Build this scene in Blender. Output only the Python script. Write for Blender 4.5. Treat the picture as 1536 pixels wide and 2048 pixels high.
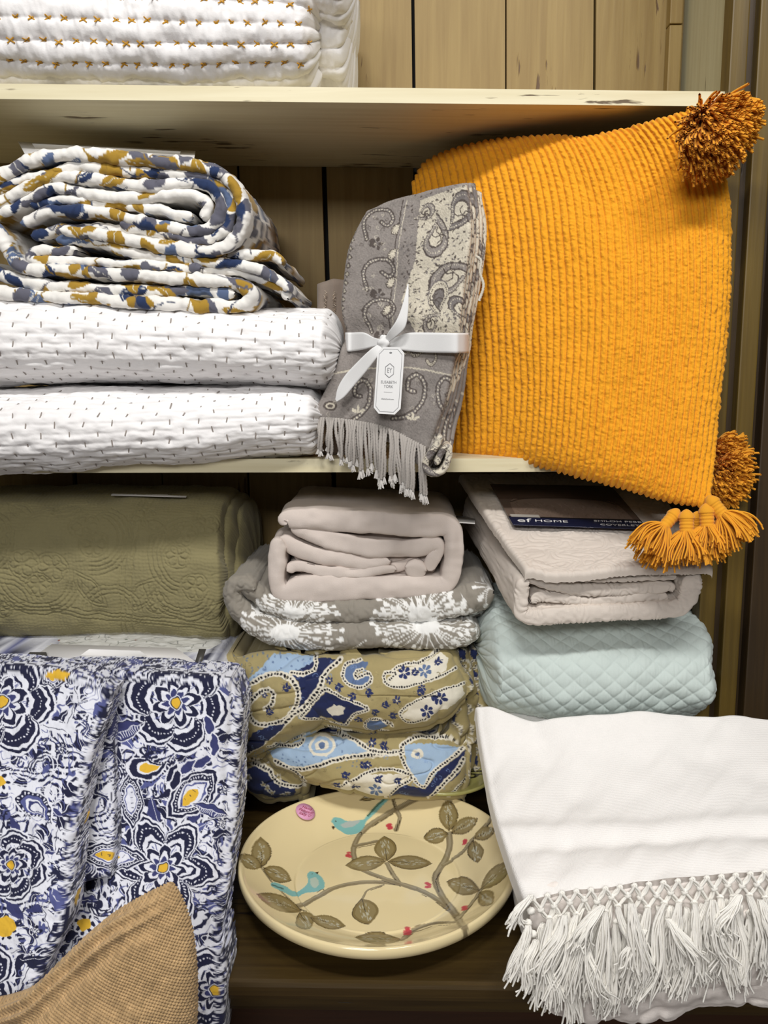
import bpy, bmesh, math, random
import numpy as np
from mathutils import Vector, Matrix

random.seed(7)
rng = np.random.default_rng(7)
scene = bpy.context.scene
for o in list(bpy.data.objects):
    bpy.data.objects.remove(o)

# ------------------------------------------------------------------ camera
F = 1750.0
CAM = np.array([0.0, -1.2, 1.45])
PITCH = math.atan(264 / 1750.0)
YAW = math.radians(1.05)
cd = bpy.data.cameras.new('camera')
cam = bpy.data.objects.new('camera', cd)
scene.collection.objects.link(cam)
cam.location = CAM
cam.rotation_euler = (math.pi / 2 - PITCH, 0, YAW)
cd.sensor_fit = 'VERTICAL'
cd.sensor_height = 36.0
cd.lens = 36.0 * F / 2048.0
cd.clip_start = 0.02
scene.camera = cam

# ------------------------------------------------------------------ light
world = bpy.data.worlds.new('shop_world')
scene.world = world
world.use_nodes = True
bgn = world.node_tree.nodes['Background']
bgn.inputs[0].default_value = (1.0, 0.97, 0.93, 1)
bgn.inputs[1].default_value = 0.09


def area(name, loc, target, sx, sy, power, col):
    l = bpy.data.lights.new(name, 'AREA')
    l.shape = 'RECTANGLE'
    l.size = sx
    l.size_y = sy
    l.energy = power
    l.color = col
    o = bpy.data.objects.new(name, l)
    scene.collection.objects.link(o)
    o.location = loc
    d = Vector(target) - Vector(loc)
    o.rotation_euler = d.to_track_quat('-Z', 'Y').to_euler()
    return o


area('ceiling_and_fill_light', (-0.20, -1.45, 3.0), (0, 0, 1.2), 0.55, 0.16, 23, (1.0, 0.98, 0.95))
area('ceiling_and_fill_light', (0.70, -1.40, 3.0), (0.1, 0, 1.2), 0.55, 0.16, 18, (1.0, 0.975, 0.94))
area('ceiling_and_fill_light', (-0.4, -3.1, 2.5), (0, 0, 1.0), 1.4, 0.5, 42, (1.0, 0.985, 0.965))  # added frontal fill to brighten fringe and planks, not a ceiling lamp
scene.view_settings.view_transform = 'Standard'
scene.view_settings.look = 'None'
scene.view_settings.exposure = -0.08
scene.view_settings.gamma = 1.0
scene.view_settings.use_curve_mapping = False

# ------------------------------------------------------------------ helpers
_rz = np.array([[math.cos(YAW), -math.sin(YAW), 0], [math.sin(YAW), math.cos(YAW), 0], [0, 0, 1]])
C_R = _rz @ np.array([1, 0, 0])
C_F = _rz @ np.array([0, math.cos(PITCH), -math.sin(PITCH)])
C_U = _rz @ np.array([0, math.sin(PITCH), math.cos(PITCH)])


def ray(px, py):
    px = np.asarray(px, float)[..., None]
    py = np.asarray(py, float)[..., None]
    return C_R * (px - 768) / F + C_U * (1024 - py) / F + C_F


def W(px, py, Y):
    d = ray(px, py)
    t = (np.asarray(Y, float)[..., None] - CAM[1]) / d[..., 1:2]
    return CAM + d * t


def Wz(px, py, Z):
    d = ray(px, py)
    t = (np.asarray(Z, float)[..., None] - CAM[2]) / d[..., 2:3]
    return CAM + d * t


def m_per_px(Y):
    return (Y + 1.2) / F


def lin(c):
    c = np.asarray(c, float) / 255.0
    return np.where(c <= 0.04045, c / 12.92, ((c + 0.055) / 1.055) ** 2.4)


_tab = rng.random((257, 257))
_tab[256, :] = _tab[0, :]
_tab[:, 256] = _tab[:, 0]


def vn(x, y, seed=0):
    """value noise, 0..1"""
    x = np.asarray(x, float) + seed * 17.31
    y = np.asarray(y, float) + seed * 9.17
    xi = np.floor(x)
    yi = np.floor(y)
    fx = x - xi
    fy = y - yi
    fx = fx * fx * (3 - 2 * fx)
    fy = fy * fy * (3 - 2 * fy)
    a = xi.astype(int) % 256
    b = yi.astype(int) % 256
    t = _tab
    return (t[a, b] * (1 - fx) + t[a + 1, b] * fx) * (1 - fy) + (t[a, b + 1] * (1 - fx) + t[a + 1, b + 1] * fx) * fy


def fbm(x, y, seed=0, oc=3):
    s = 0
    a = 0.5
    for i in range(oc):
        s = s + a * vn(x * 2 ** i, y * 2 ** i, seed + i * 3)
        a *= 0.5
    return s / (1 - 0.5 ** oc)


def catmull(pts, n, closed=False):
    """resample control points (any dimension) to n points evenly by arc length"""
    p = np.asarray(pts, float)
    if len(p) == 2:
        t = np.linspace(0, 1, n)[:, None]
        return p[0] * (1 - t) + p[1] * t
    q = np.vstack([2 * p[0] - p[1], p, 2 * p[-1] - p[-2]])
    out = []
    for i in range(1, len(q) - 2):
        t = np.linspace(0, 1, 24, endpoint=False)[:, None]
        a, b, c, d = q[i - 1], q[i], q[i + 1], q[i + 2]
        out.append(0.5 * ((2 * b) + (c - a) * t + (2 * a - 5 * b + 4 * c - d) * t ** 2 + (3 * b - a - 3 * c + d) * t ** 3))
    o = np.vstack(out + [p[-1:]])
    L = np.concatenate([[0], np.cumsum(np.linalg.norm(np.diff(o[:, :2], axis=0), axis=1))])
    s = np.linspace(0, L[-1], n)
    return np.stack([np.interp(s, L, o[:, k]) for k in range(o.shape[1])], 1)


def plen(pts):
    p = np.asarray(pts, float)[:, :2]
    return float(np.linalg.norm(np.diff(p, axis=0), axis=1).sum())


# ---- scene tree
WO = {}
COL = scene.collection


def thing(name, label, cat, loc, group=None):
    o = bpy.data.objects.new(name, None)
    o.empty_display_size = 0.02
    COL.objects.link(o)
    o.location = tuple(float(v) for v in loc)
    WO[o.name] = np.array(loc, float)
    o['label'] = label
    o['category'] = cat
    if group:
        o['group'] = group
    return o


def link(name, me, origin, parent, rot=None):
    o = bpy.data.objects.new(name, me)
    COL.objects.link(o)
    origin = np.array(origin, float)
    WO[o.name] = origin
    if parent is not None:
        o.parent = parent
        o.location = tuple(origin - WO[parent.name])
    else:
        o.location = tuple(origin)
    if rot is not None:
        o.rotation_euler = rot
    return o


def make_mesh(name, V, quads, mat, parent, col=None, smooth=True, label=None, tris=None, origin=None):
    V = np.asarray(V, float).reshape(-1, 3)
    c = (V.min(0) + V.max(0)) / 2 if origin is None else np.asarray(origin, float)
    me = bpy.data.meshes.new(name)
    quads = np.asarray(quads, np.int32).reshape(-1, 4)
    nq = len(quads)
    nt = 0 if tris is None else len(tris)
    loops = quads.reshape(-1)
    if nt:
        loops = np.concatenate([loops, np.asarray(tris, np.int32).reshape(-1)])
    me.vertices.add(len(V))
    me.vertices.foreach_set('co', (V - c).astype(np.float32).reshape(-1))
    me.loops.add(len(loops))
    me.loops.foreach_set('vertex_index', loops.astype(np.int32))
    me.polygons.add(nq + nt)
    starts = np.concatenate([np.arange(nq) * 4, nq * 4 + np.arange(nt) * 3]).astype(np.int32)
    me.polygons.foreach_set('loop_start', starts)
    if smooth:
        me.polygons.foreach_set('use_smooth', np.ones(nq + nt, bool))
    me.update(calc_edges=True)
    if col is not None:
        a = me.attributes.new('Col', 'FLOAT_COLOR', 'POINT')
        cc = np.ones((len(V), 4), np.float32)
        cc[:, :3] = np.asarray(col).reshape(-1, 3)
        a.data.foreach_set('color', cc.reshape(-1))
    if mat is not None:
        me.materials.append(mat)
    o = link(name, me, c, parent)
    if label:
        o['label'] = label
    return o


def grid_quads(nu, nv, cu=False, cv=False, off=0):
    iu = np.arange(nu if cu else nu - 1)
    iv = np.arange(nv if cv else nv - 1)
    a, b = np.meshgrid(iu, iv, indexing='ij')
    a2 = (a + 1) % nu
    b2 = (b + 1) % nv
    return np.stack([a * nv + b, a2 * nv + b, a2 * nv + b2, a * nv + b2], -1).reshape(-1, 4) + off


def normals(P, cv=False):
    du = np.gradient(P, axis=0)
    if cv:
        dv = (np.roll(P, -1, 1) - np.roll(P, 1, 1)) / 2
    else:
        dv = np.gradient(P, axis=1)
    n = np.cross(du, dv)
    n /= np.linalg.norm(n, axis=2, keepdims=True) + 1e-12
    y = P[..., 1].reshape(-1)
    k = max(10, len(y) // 12)
    idx = np.argpartition(y, k)[:k]
    if n.reshape(-1, 3)[idx, 1].mean() > 0:
        n = -n
    return n


def surf(name, P, mat, parent, disp=None, col=None, cv=False, label=None, normal=None):
    if disp is not None:
        n = normals(P, cv) if normal is None else normal
        P = P + n * np.asarray(disp)[..., None]
    q = grid_quads(P.shape[0], P.shape[1], False, cv)
    return make_mesh(name, P, q, mat, parent, col, label=label), P


def tube_mesh(paths, radii, sides, twist=None):
    """paths: list of (n,3); joined tubes. returns V, quads"""
    Vs, Qs, off = [], [], 0
    for k, p in enumerate(paths):
        p = np.asarray(p, float)
        n = len(p)
        T = np.gradient(p, axis=0)
        T /= np.linalg.norm(T, axis=1, keepdims=True) + 1e-12
        ref = np.array([0.31, 0.87, 0.22])
        A = np.cross(T, ref)
        A /= np.linalg.norm(A, axis=1, keepdims=True) + 1e-9
        B = np.cross(T, A)
        r = radii[k] if not np.isscalar(radii) else radii
        r = np.broadcast_to(np.asarray(r, float), (n,))
        ph = np.linspace(0, 2 * math.pi, sides, endpoint=False)
        rr = r[:, None] * np.ones((1, sides))
        if twist:
            L = np.concatenate([[0], np.cumsum(np.linalg.norm(np.diff(p, axis=0), axis=1))])
            rr = rr * (0.60 + 0.58 * np.abs(np.cos(ph[None, :] - twist * L[:, None])))
        ring = p[:, None, :] + rr[..., None] * (A[:, None, :] * np.cos(ph)[None, :, None] + B[:, None, :] * np.sin(ph)[None, :, None])
        Vs.append(ring.reshape(-1, 3))
        Qs.append(grid_quads(n, sides, False, True, off))
        off += n * sides
    return np.vstack(Vs), np.vstack(Qs)


def box_vq(x0, x1, y0, y1, z0, z1, b=0.0):
    bm = bmesh.new()
    bmesh.ops.create_cube(bm, size=1)
    for v in bm.verts:
        v.co = ((x0 + x1) / 2 + v.co.x * (x1 - x0), (y0 + y1) / 2 + v.co.y * (y1 - y0), (z0 + z1) / 2 + v.co.z * (z1 - z0))
    if b > 0:
        bmesh.ops.bevel(bm, geom=list(bm.edges), offset=b, segments=2, affect='EDGES', profile=0.6)
    return bm


def bm_obj(name, bm, mat, parent, smooth=False, label=None, skew=None):
    if skew:
        for v in bm.verts:
            v.co = skew(v.co)
    c = sum((v.co for v in bm.verts), Vector()) / len(bm.verts)
    for v in bm.verts:
        v.co -= c
    me = bpy.data.meshes.new(name)
    bm.to_mesh(me)
    bm.free()
    if smooth:
        for p in me.polygons:
            p.use_smooth = True
    me.materials.append(mat)
    o = link(name, me, c, parent)
    if label:
        o['label'] = label
    return o


# ---- materials
def _nt(name):
    m = bpy.data.materials.new(name)
    m.use_nodes = True
    nt = m.node_tree
    b = nt.nodes['Principled BSDF']
    return m, nt, b


def fabric(name, col=None, rough=0.9, fine=900, bump=0.25, var=0.08, sheen=0.15, weave=0, weave_bump=0.3):
    m, nt, b = _nt(name)
    N = nt.nodes
    L = nt.links
    b.inputs['Roughness'].default_value = rough
    b.inputs['Specular IOR Level'].default_value = 0.15
    b.inputs['Sheen Weight'].default_value = sheen
    tc = N.new('ShaderNodeTexCoord')
    nz = N.new('ShaderNodeTexNoise')
    nz.inputs['Scale'].default_value = 60
    nz.inputs['Detail'].default_value = 5
    L.new(tc.outputs['Object'], nz.inputs['Vector'])
    mr = N.new('ShaderNodeMapRange')
    mr.inputs[3].default_value = 1 - var
    mr.inputs[4].default_value = 1 + var
    L.new(nz.outputs[0], mr.inputs[0])
    mx = N.new('ShaderNodeVectorMath')
    mx.operation = 'SCALE'
    if col is None:
        at = N.new('ShaderNodeAttribute')
        at.attribute_name = 'Col'
        L.new(at.outputs['Color'], mx.inputs[0])
    else:
        mx.inputs[0].default_value = tuple(lin(col))
    L.new(mr.outputs[0], mx.inputs['Scale'])
    L.new(mx.outputs[0], b.inputs['Base Color'])
    n2 = N.new('ShaderNodeTexNoise')
    n2.inputs['Scale'].default_value = fine
    n2.inputs['Detail'].default_value = 2
    L.new(tc.outputs['Object'], n2.inputs['Vector'])
    bp = N.new('ShaderNodeBump')
    bp.inputs['Strength'].default_value = bump
    bp.inputs['Distance'].default_value = 0.001
    L.new(n2.outputs[0], bp.inputs['Height'])
    last = bp
    if weave:
        prev = None
        for ax in ('X', 'Z'):
            wv = N.new('ShaderNodeTexWave')
            wv.bands_direction = ax
            wv.inputs['Scale'].default_value = weave
            wv.inputs['Distortion'].default_value = 0.6
            wv.inputs['Detail Scale'].default_value = 3
            L.new(tc.outputs['Object'], wv.inputs['Vector'])
            bq = N.new('ShaderNodeBump')
            bq.inputs['Strength'].default_value = weave_bump
            bq.inputs['Distance'].default_value = 0.0006
            L.new(wv.outputs[1], bq.inputs['Height'])
            L.new(last.outputs[0], bq.inputs['Normal'])
            last = bq
    L.new(last.outputs[0], b.inputs['Normal'])
    return m


def plain(name, col, rough=0.6, metal=0, coat=0):
    m, nt, b = _nt(name)
    b.inputs['Base Color'].default_value = (*lin(col), 1)
    b.inputs['Roughness'].default_value = rough
    b.inputs['Metallic'].default_value = metal
    b.inputs['Coat Weight'].default_value = coat
    N = nt.nodes
    nz = N.new('ShaderNodeTexNoise')
    nz.inputs['Scale'].default_value = 300
    tc = N.new('ShaderNodeTexCoord')
    nt.links.new(tc.outputs['Object'], nz.inputs['Vector'])
    bp = N.new('ShaderNodeBump')
    bp.inputs['Strength'].default_value = 0.04
    bp.inputs['Distance'].default_value = 0.001
    nt.links.new(nz.outputs[0], bp.inputs['Height'])
    nt.links.new(bp.outputs[0], b.inputs['Normal'])
    return m


def attr_mat(name, rough=0.6, coat=0.0, spec=0.5):
    m, nt, b = _nt(name)
    at = nt.nodes.new('ShaderNodeAttribute')
    at.attribute_name = 'Col'
    nt.links.new(at.outputs['Color'], b.inputs['Base Color'])
    b.inputs['Roughness'].default_value = rough
    b.inputs['Coat Weight'].default_value = coat
    b.inputs['Coat Roughness'].default_value = 0.05
    b.inputs['Specular IOR Level'].default_value = spec
    return m


def painted_wood(name, c1, c2, chip, axis='Z', rough=0.55, chips=0.62, grain=0.5):
    """painted wood with grain along one axis and worn-through scratches"""
    m, nt, b = _nt(name)
    N = nt.nodes
    L = nt.links
    tc = N.new('ShaderNodeTexCoord')
    oi = N.new('ShaderNodeObjectInfo')
    ad = N.new('ShaderNodeVectorMath')
    ad.operation = 'ADD'
    cx = N.new('ShaderNodeCombineXYZ')
    for k in range(3):
        ml = N.new('ShaderNodeMath')
        ml.operation = 'MULTIPLY'
        ml.inputs[1].default_value = 3.7 + k * 2.1
        L.new(oi.outputs['Random'], ml.inputs[0])
        L.new(ml.outputs[0], cx.inputs[k])
    L.new(tc.outputs['Object'], ad.inputs[0])
    L.new(cx.outputs[0], ad.inputs[1])

    def noise(sx, sy, sz, scale, detail=6, dist=0.0):
        mp = N.new('ShaderNodeMapping')
        mp.inputs['Scale'].default_value = (sx, sy, sz)
        L.new(ad.outputs[0], mp.inputs[0])
        nz = N.new('ShaderNodeTexNoise')
        nz.inputs['Scale'].default_value = scale
        nz.inputs['Detail'].default_value = detail
        nz.inputs['Distortion'].default_value = dist
        L.new(mp.outputs[0], nz.inputs['Vector'])
        return nz
    lo = 0.05
    s = {'Z': (1, 1, lo), 'X': (lo, 1, 1), 'Y': (1, lo, 1)}[axis]
    g = noise(*s, 90, 7, 0.3)
    br = noise(1, 1, 1, 6, 3)
    mixg = N.new('ShaderNodeMix')
    mixg.data_type = 'RGBA'
    mixg.inputs[6].default_value = (*lin(c1), 1)
    mixg.inputs[7].default_value = (*lin(c2), 1)
    rg = N.new('ShaderNodeMapRange')
    rg.inputs[1].default_value = 0.35
    rg.inputs[2].default_value = 0.7
    L.new(g.outputs[0], rg.inputs[0])
    L.new(rg.outputs[0], mixg.inputs[0])
    # worn scratches
    w1 = noise(*[v * (2.2 if v < 1 else 1) for v in s], 140, 4, 0.6)
    w2 = noise(1, 1, 1, 9, 2)
    mul = N.new('ShaderNodeMath')
    mul.operation = 'MULTIPLY'
    L.new(w1.outputs[0], mul.inputs[0])
    L.new(w2.outputs[0], mul.inputs[1])
    rc = N.new('ShaderNodeMapRange')
    rc.inputs[1].default_value = chips * 0.58
    rc.inputs[2].default_value = chips * 0.58 + 0.05
    L.new(mul.outputs[0], rc.inputs[0])
    mixc = N.new('ShaderNodeMix')
    mixc.data_type = 'RGBA'
    mixc.inputs[7].default_value = (*lin(chip), 1)
    L.new(rc.outputs[0], mixc.inputs[0])
    L.new(mixg.outputs[2], mixc.inputs[6])
    L.new(mixc.outputs[2], b.inputs['Base Color'])
    b.inputs['Roughness'].default_value = rough
    bp = N.new('ShaderNodeBump')
    bp.inputs['Strength'].default_value = grain
    bp.inputs['Distance'].default_value = 0.001
    L.new(g.outputs[0], bp.inputs['Height'])
    b2 = N.new('ShaderNodeBump')
    b2.inputs['Strength'].default_value = 0.4
    b2.inputs['Distance'].default_value = 0.001
    b2.invert = True
    L.new(rc.outputs[0], b2.inputs['Height'])
    L.new(bp.outputs[0], b2.inputs['Normal'])
    L.new(b2.outputs[0], b.inputs['Normal'])
    return m


# ---- canvas: prints drawn in numpy, read at mesh vertices
class Canvas:
    def __init__(s, x0, y0, x1, y1, k, base):
        s.x0, s.y0, s.k = x0, y0, k
        s.w = int((x1 - x0) * k)
        s.h = int((y1 - y0) * k)
        s.a = np.ones((s.h, s.w, len(base))) * (np.asarray(base, float))

    def _win(s, xa, ya, xb, yb):
        i0 = max(0, int((xa - s.x0) * s.k) - 1)
        i1 = min(s.w, int((xb - s.x0) * s.k) + 2)
        j0 = max(0, int((ya - s.y0) * s.k) - 1)
        j1 = min(s.h, int((yb - s.y0) * s.k) + 2)
        if i1 <= i0 or j1 <= j0:
            return None
        X = s.x0 + (np.arange(i0, i1) + 0.5) / s.k
        Y = s.y0 + (np.arange(j0, j1) + 0.5) / s.k
        X, Y = np.meshgrid(X, Y)
        return (slice(j0, j1), slice(i0, i1)), X, Y

    def _put(s, sl, m, c):
        m = m[..., None]
        s.a[sl] = s.a[sl] * (1 - m) + np.asarray(c, float) * m

    def poly(s, pts, c, alpha=1.0):
        p = np.asarray(pts, float)
        r = s._win(p[:, 0].min(), p[:, 1].min(), p[:, 0].max(), p[:, 1].max())
        if r is None:
            return
        sl, X, Y = r
        ins = np.zeros(X.shape, bool)
        n = len(p)
        for i in range(n):
            xa, ya = p[i]
            xb, yb = p[(i + 1) % n]
            if ya == yb:
                continue
            cnd = (ya > Y) != (yb > Y)
            ins ^= cnd & (X < (xb - xa) * (Y - ya) / (yb - ya) + xa)
        s._put(sl, ins * alpha, c)

    def ell(s, cx, cy, rx, ry, rot, c, alpha=1.0):
        R = max(rx, ry)
        r = s._win(cx - R, cy - R, cx + R, cy + R)
        if r is None:
            return
        sl, X, Y = r
        ca, sa = math.cos(rot), math.sin(rot)
        u = ((X - cx) * ca + (Y - cy) * sa) / rx
        v = (-(X - cx) * sa + (Y - cy) * ca) / ry
        d = (1 - np.sqrt(u * u + v * v)) * min(rx, ry)
        s._put(sl, np.clip(d * s.k + 0.5, 0, 1) * alpha, c)

    def stroke(s, pts, w, c, alpha=1.0, taper=False):
        p = np.asarray(pts, float)
        r = s._win(p[:, 0].min() - w, p[:, 1].min() - w, p[:, 0].max() + w, p[:, 1].max() + w)
        if r is None:
            return
        sl, X, Y = r
        best = np.full(X.shape, -1e9)
        n = len(p) - 1
        for i in range(n):
            a, b = p[i], p[i + 1]
            d = b - a
            L2 = d @ d + 1e-9
            t = np.clip(((X - a[0]) * d[0] + (Y - a[1]) * d[1]) / L2, 0, 1)
            ww = w / 2
            if taper:
                ww = w / 2 * (1 - 0.85 * (i + t) / n)
            best = np.maximum(best, ww - np.hypot(X - a[0] - t * d[0], Y - a[1] - t * d[1]))
        s._put(sl, np.clip(best * s.k + 0.5, 0, 1) * alpha, c)

    def curve(s, pts, w, c, n=20, **kw):
        s.stroke(catmull(pts, n), w, c, **kw)

    def dots(s, pts, step, r, c, off=0.0):
        p = np.asarray(pts, float)
        L = np.concatenate([[0], np.cumsum(np.linalg.norm(np.diff(p, axis=0), axis=1))])
        for d in np.arange(off, L[-1], step):
            x = np.interp(d, L, p[:, 0])
            y = np.interp(d, L, p[:, 1])
            s.ell(x, y, r, r, 0, c)

    def sample(s, x, y, warp=0.0, wscale=0.12, wrap=False, seed=0):
        x = np.asarray(x, float)
        y = np.asarray(y, float)
        if warp:
            dx = (vn(x * wscale, y * wscale, 31 + seed) - 0.5) * 2 * warp
            dy = (vn(x * wscale, y * wscale, 47 + seed) - 0.5) * 2 * warp
            x = x + dx
            y = y + dy
        fx = (x - s.x0) * s.k - 0.5
        fy = (y - s.y0) * s.k - 0.5
        if wrap:
            fx = np.mod(fx, s.w - 1.001)
            fy = np.mod(fy, s.h - 1.001)
        else:
            fx = np.clip(fx, 0, s.w - 1.001)
            fy = np.clip(fy, 0, s.h - 1.001)
        i = fx.astype(int)
        j = fy.astype(int)
        u = (fx - i)[..., None]
        v = (fy - j)[..., None]
        a = s.a
        return (a[j, i] * (1 - u) + a[j, i + 1] * u) * (1 - v) + (a[j + 1, i] * (1 - u) + a[j + 1, i + 1] * u) * v


def leaf_pts(cx, cy, L, Wd, rot, n=10, bend=0.0):
    t = np.linspace(0, 1, n)
    up = Wd / 2 * np.sin(math.pi * t) ** 0.8
    x = (t - 0.5) * L
    y0 = bend * L * np.sin(math.pi * t)
    pts = np.concatenate([np.stack([x, y0 + up], 1), np.stack([x, y0 - up], 1)[::-1]])
    c, s_ = math.cos(rot), math.sin(rot)
    return pts @ np.array([[c, s_], [-s_, c]]) + [cx, cy]


def petal_pts(cx, cy, r0, r1, Wd, ang, n=14, tip=0.0):
    t = np.linspace(0, 1, n)
    wd = Wd / 2 * np.sin(math.pi * np.clip(t * 0.93 + 0.04, 0, 1)) ** 0.7 * (0.45 + 0.75 * t)
    x = r0 + (r1 - r0) * t + tip * t ** 6
    pts = np.concatenate([np.stack([x, wd], 1), np.stack([x, -wd], 1)[::-1]])
    c, s_ = math.cos(ang), math.sin(ang)
    return pts @ np.array([[c, s_], [-s_, c]]) + [cx, cy]


def paisley_pts(cx, cy, S, rot, flip=1, n=34):
    t = np.linspace(0, 2 * math.pi, n, endpoint=False)
    r = 1.0
    x = np.cos(t)
    y = np.sin(t) * 0.62 * (np.clip((1 - np.cos(t)) / 2, 0, 1) ** 0.55)
    bend = np.clip((x + 0.15) / 1.15, 0, 1) ** 2
    y = (y + 0.55 * bend) * flip
    x = x - 0.25 * bend
    c, s_ = math.cos(rot), math.sin(rot)
    return np.stack([x, y], 1) * S @ np.array([[c, s_], [-s_, c]]) + [cx, cy]


def spiral_pts(cx, cy, r, turns, rot, flip=1, n=26, r0=0.12):
    t = np.linspace(0, 1, n)
    rr = r * (r0 + (1 - r0) * t)
    a = rot + flip * turns * 2 * math.pi * t
    return np.stack([cx + rr * np.cos(a), cy + rr * np.sin(a)], 1)


def inset(p, f):
    c = p.mean(0)
    return c + (p - c) * f


# ---- shape generators (all return P grid and print coordinates in px units)
def coons(top, bot, left, right, nu, nv):
    """four boundaries of (px,py,Y); top/bot run left->right, left/right run top->bottom"""
    T = catmull(top, nu)
    B = catmull(bot, nu)
    Lf = catmull(left, nv)
    R = catmull(right, nv)
    u = np.linspace(0, 1, nu)[:, None, None]
    v = np.linspace(0, 1, nv)[None, :, None]
    return (1 - v) * T[:, None] + v * B[:, None] + (1 - u) * Lf[None] + u * R[None] - (
        (1 - u) * (1 - v) * T[0] + u * (1 - v) * T[-1] + (1 - u) * v * B[0] + u * v * B[-1])


def shell(P, r, depth, k=5, sides='lrtb', back=(0, 1, 0)):
    """wrap a front sheet round its borders and backwards so that it has body"""
    back = np.asarray(back, float)
    m = max(2, int((depth - r) / 0.004))

    def ext(Q, flip):
        # extend along axis 0 at end
        e = Q[-1]
        out = Q[-1] - Q[-2]
        out = out - (out @ back)[:, None] * back
        out /= np.linalg.norm(out, axis=1, keepdims=True) + 1e-9
        rows = []
        for i in range(1, k + 1):
            a = math.pi / 2 * i / k
            rows.append(e + out * r * math.sin(a) + back * r * (1 - math.cos(a)))
        for f in np.linspace(0, 1, m + 1)[1:]:
            rows.append(e + out * r + back * (r + (depth - r) * f))
        return np.concatenate([Q, np.array(rows)], 0)
    n = [0, 0]
    if 'r' in sides:
        P = ext(P, 0)
    if 'l' in sides:
        P = ext(P[::-1], 0)[::-1]
        n[0] = k + m
    P = P.transpose(1, 0, 2)
    if 'b' in sides:
        P = ext(P, 0)
    if 't' in sides:
        P = ext(P[::-1], 0)[::-1]
        n[1] = k + m
    return P.transpose(1, 0, 2), n


def padXY(G, n0, P, mp):
    """print coordinates carried on over the wrapped rim by true distance"""
    a0, b0 = n0
    nu, nv = G.shape[:2]
    A = np.zeros(P.shape[:2] + (2,))
    A[a0:a0 + nu, b0:b0 + nv] = G[..., :2]

    def run(A, P, i0, i1, step, cols):
        d = A[i0, cols] - A[i0 - step, cols]
        d = d / (np.linalg.norm(d, axis=-1, keepdims=True) + 1e-9)
        i = i0 + step
        while i != i1:
            ds = np.linalg.norm(P[i, cols] - P[i - step, cols], axis=-1, keepdims=True) / mp
            A[i, cols] = A[i - step, cols] + d * ds
            i += step
    c = slice(b0, b0 + nv)
    if a0 + nu < P.shape[0]:
        run(A, P, a0 + nu - 1, P.shape[0], 1, c)
    if a0 > 0:
        run(A, P, a0, -1, -1, c)
    At, Pt = A.transpose(1, 0, 2), P.transpose(1, 0, 2)
    c = slice(0, P.shape[0])
    if b0 + nv < P.shape[1]:
        run(At, Pt, b0 + nv - 1, P.shape[1], 1, c)
    if b0 > 0:
        run(At, Pt, b0, -1, -1, c)
    return A[..., 0], A[..., 1]


def bundle(st, res=2.2, rl=0.0, rr=0.04, n=2.6, tshift=0.3, bshift=0.15, vres=None, rpow=2.0):
    """soft roll along x. st: (px, top_py, bot_py, y_front, y_back). returns P, S, T"""
    st = np.asarray(st, float)
    px = np.arange(st[0, 0], st[-1, 0] + 0.01, res)
    g = [np.interp(px, st[:, 0], st[:, k]) for k in range(5)]
    # smooth station interpolation
    if len(st) > 2:
        ker = np.hanning(41)
        ker /= ker.sum()
        for k in range(1, 5):
            pad = np.pad(g[k], 20, mode='reflect', reflect_type='odd')
            g[k] = np.convolve(pad, ker, 'valid')
    _, tp, bt, yf, yb = g
    zt = W(px, tp, yf + tshift * (yb - yf))[:, 2]
    zb = W(px, bt, yf + bshift * (yb - yf))[:, 2]
    x = W(px, (tp + bt) / 2, yf + 0.05)[:, 0]
    e = np.ones_like(x)
    if rr > 0:
        q = np.clip((x - (x[-1] - rr)) / rr, 0, 1)
        e *= (1 - q ** rpow) ** (1 / rpow)
    if rl > 0:
        q = np.clip(((x[0] + rl) - x) / rl, 0, 1)
        e *= (1 - q ** rpow) ** (1 / rpow)
    # finer sampling near rounded ends
    ex = 2.0 / n
    th = np.linspace(0, 2 * math.pi, 721)
    cy = np.sign(np.cos(th)) * np.abs(np.cos(th)) ** ex
    cz = np.sign(np.sin(th)) * np.abs(np.sin(th)) ** ex
    a0 = float(np.mean(yb - yf) / 2)
    b0 = float(np.mean(zt - zb) / 2)
    Y0 = -cy * a0
    Z0 = cz * b0
    # start at top (theta = pi/2) going to front (theta = 0... front is cos=1)
    order = np.roll(np.arange(720), -180)[::-1]
    Y0 = Y0[order]
    Z0 = Z0[order]
    L = np.concatenate([[0], np.cumsum(np.hypot(np.diff(Y0), np.diff(Z0)))])
    mp = m_per_px(float(np.mean(yf)))
    nv = int(L[-1] / mp / (vres or res))
    s = np.linspace(0, L[-1], nv, endpoint=False)
    cyr = np.interp(s, L, Y0) / a0
    czr = np.interp(s, L, Z0) / b0
    a = (yb - yf) / 2
    b = (zt - zb) / 2
    ee = np.maximum(e, 0.02)
    Y = ((yf + yb) / 2)[:, None] + cyr[None] * (a * (0.25 + 0.75 * ee))[:, None]
    Z = ((zt + zb) / 2)[:, None] + czr[None] * (b * ee)[:, None]
    # make the last ring close
    X = np.repeat(x[:, None], nv, 1)
    Y[e <= 0.021] = ((yf + yb) / 2)[e <= 0.021][:, None] + cyr[None] * (a[e <= 0.021] * 0.2)[:, None]
    P = np.stack([X, Y, Z], -1)
    S = np.repeat(px[:, None], nv, 1)
    T = np.repeat((s / mp)[None], len(px), 0)
    return P, S, T


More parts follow.
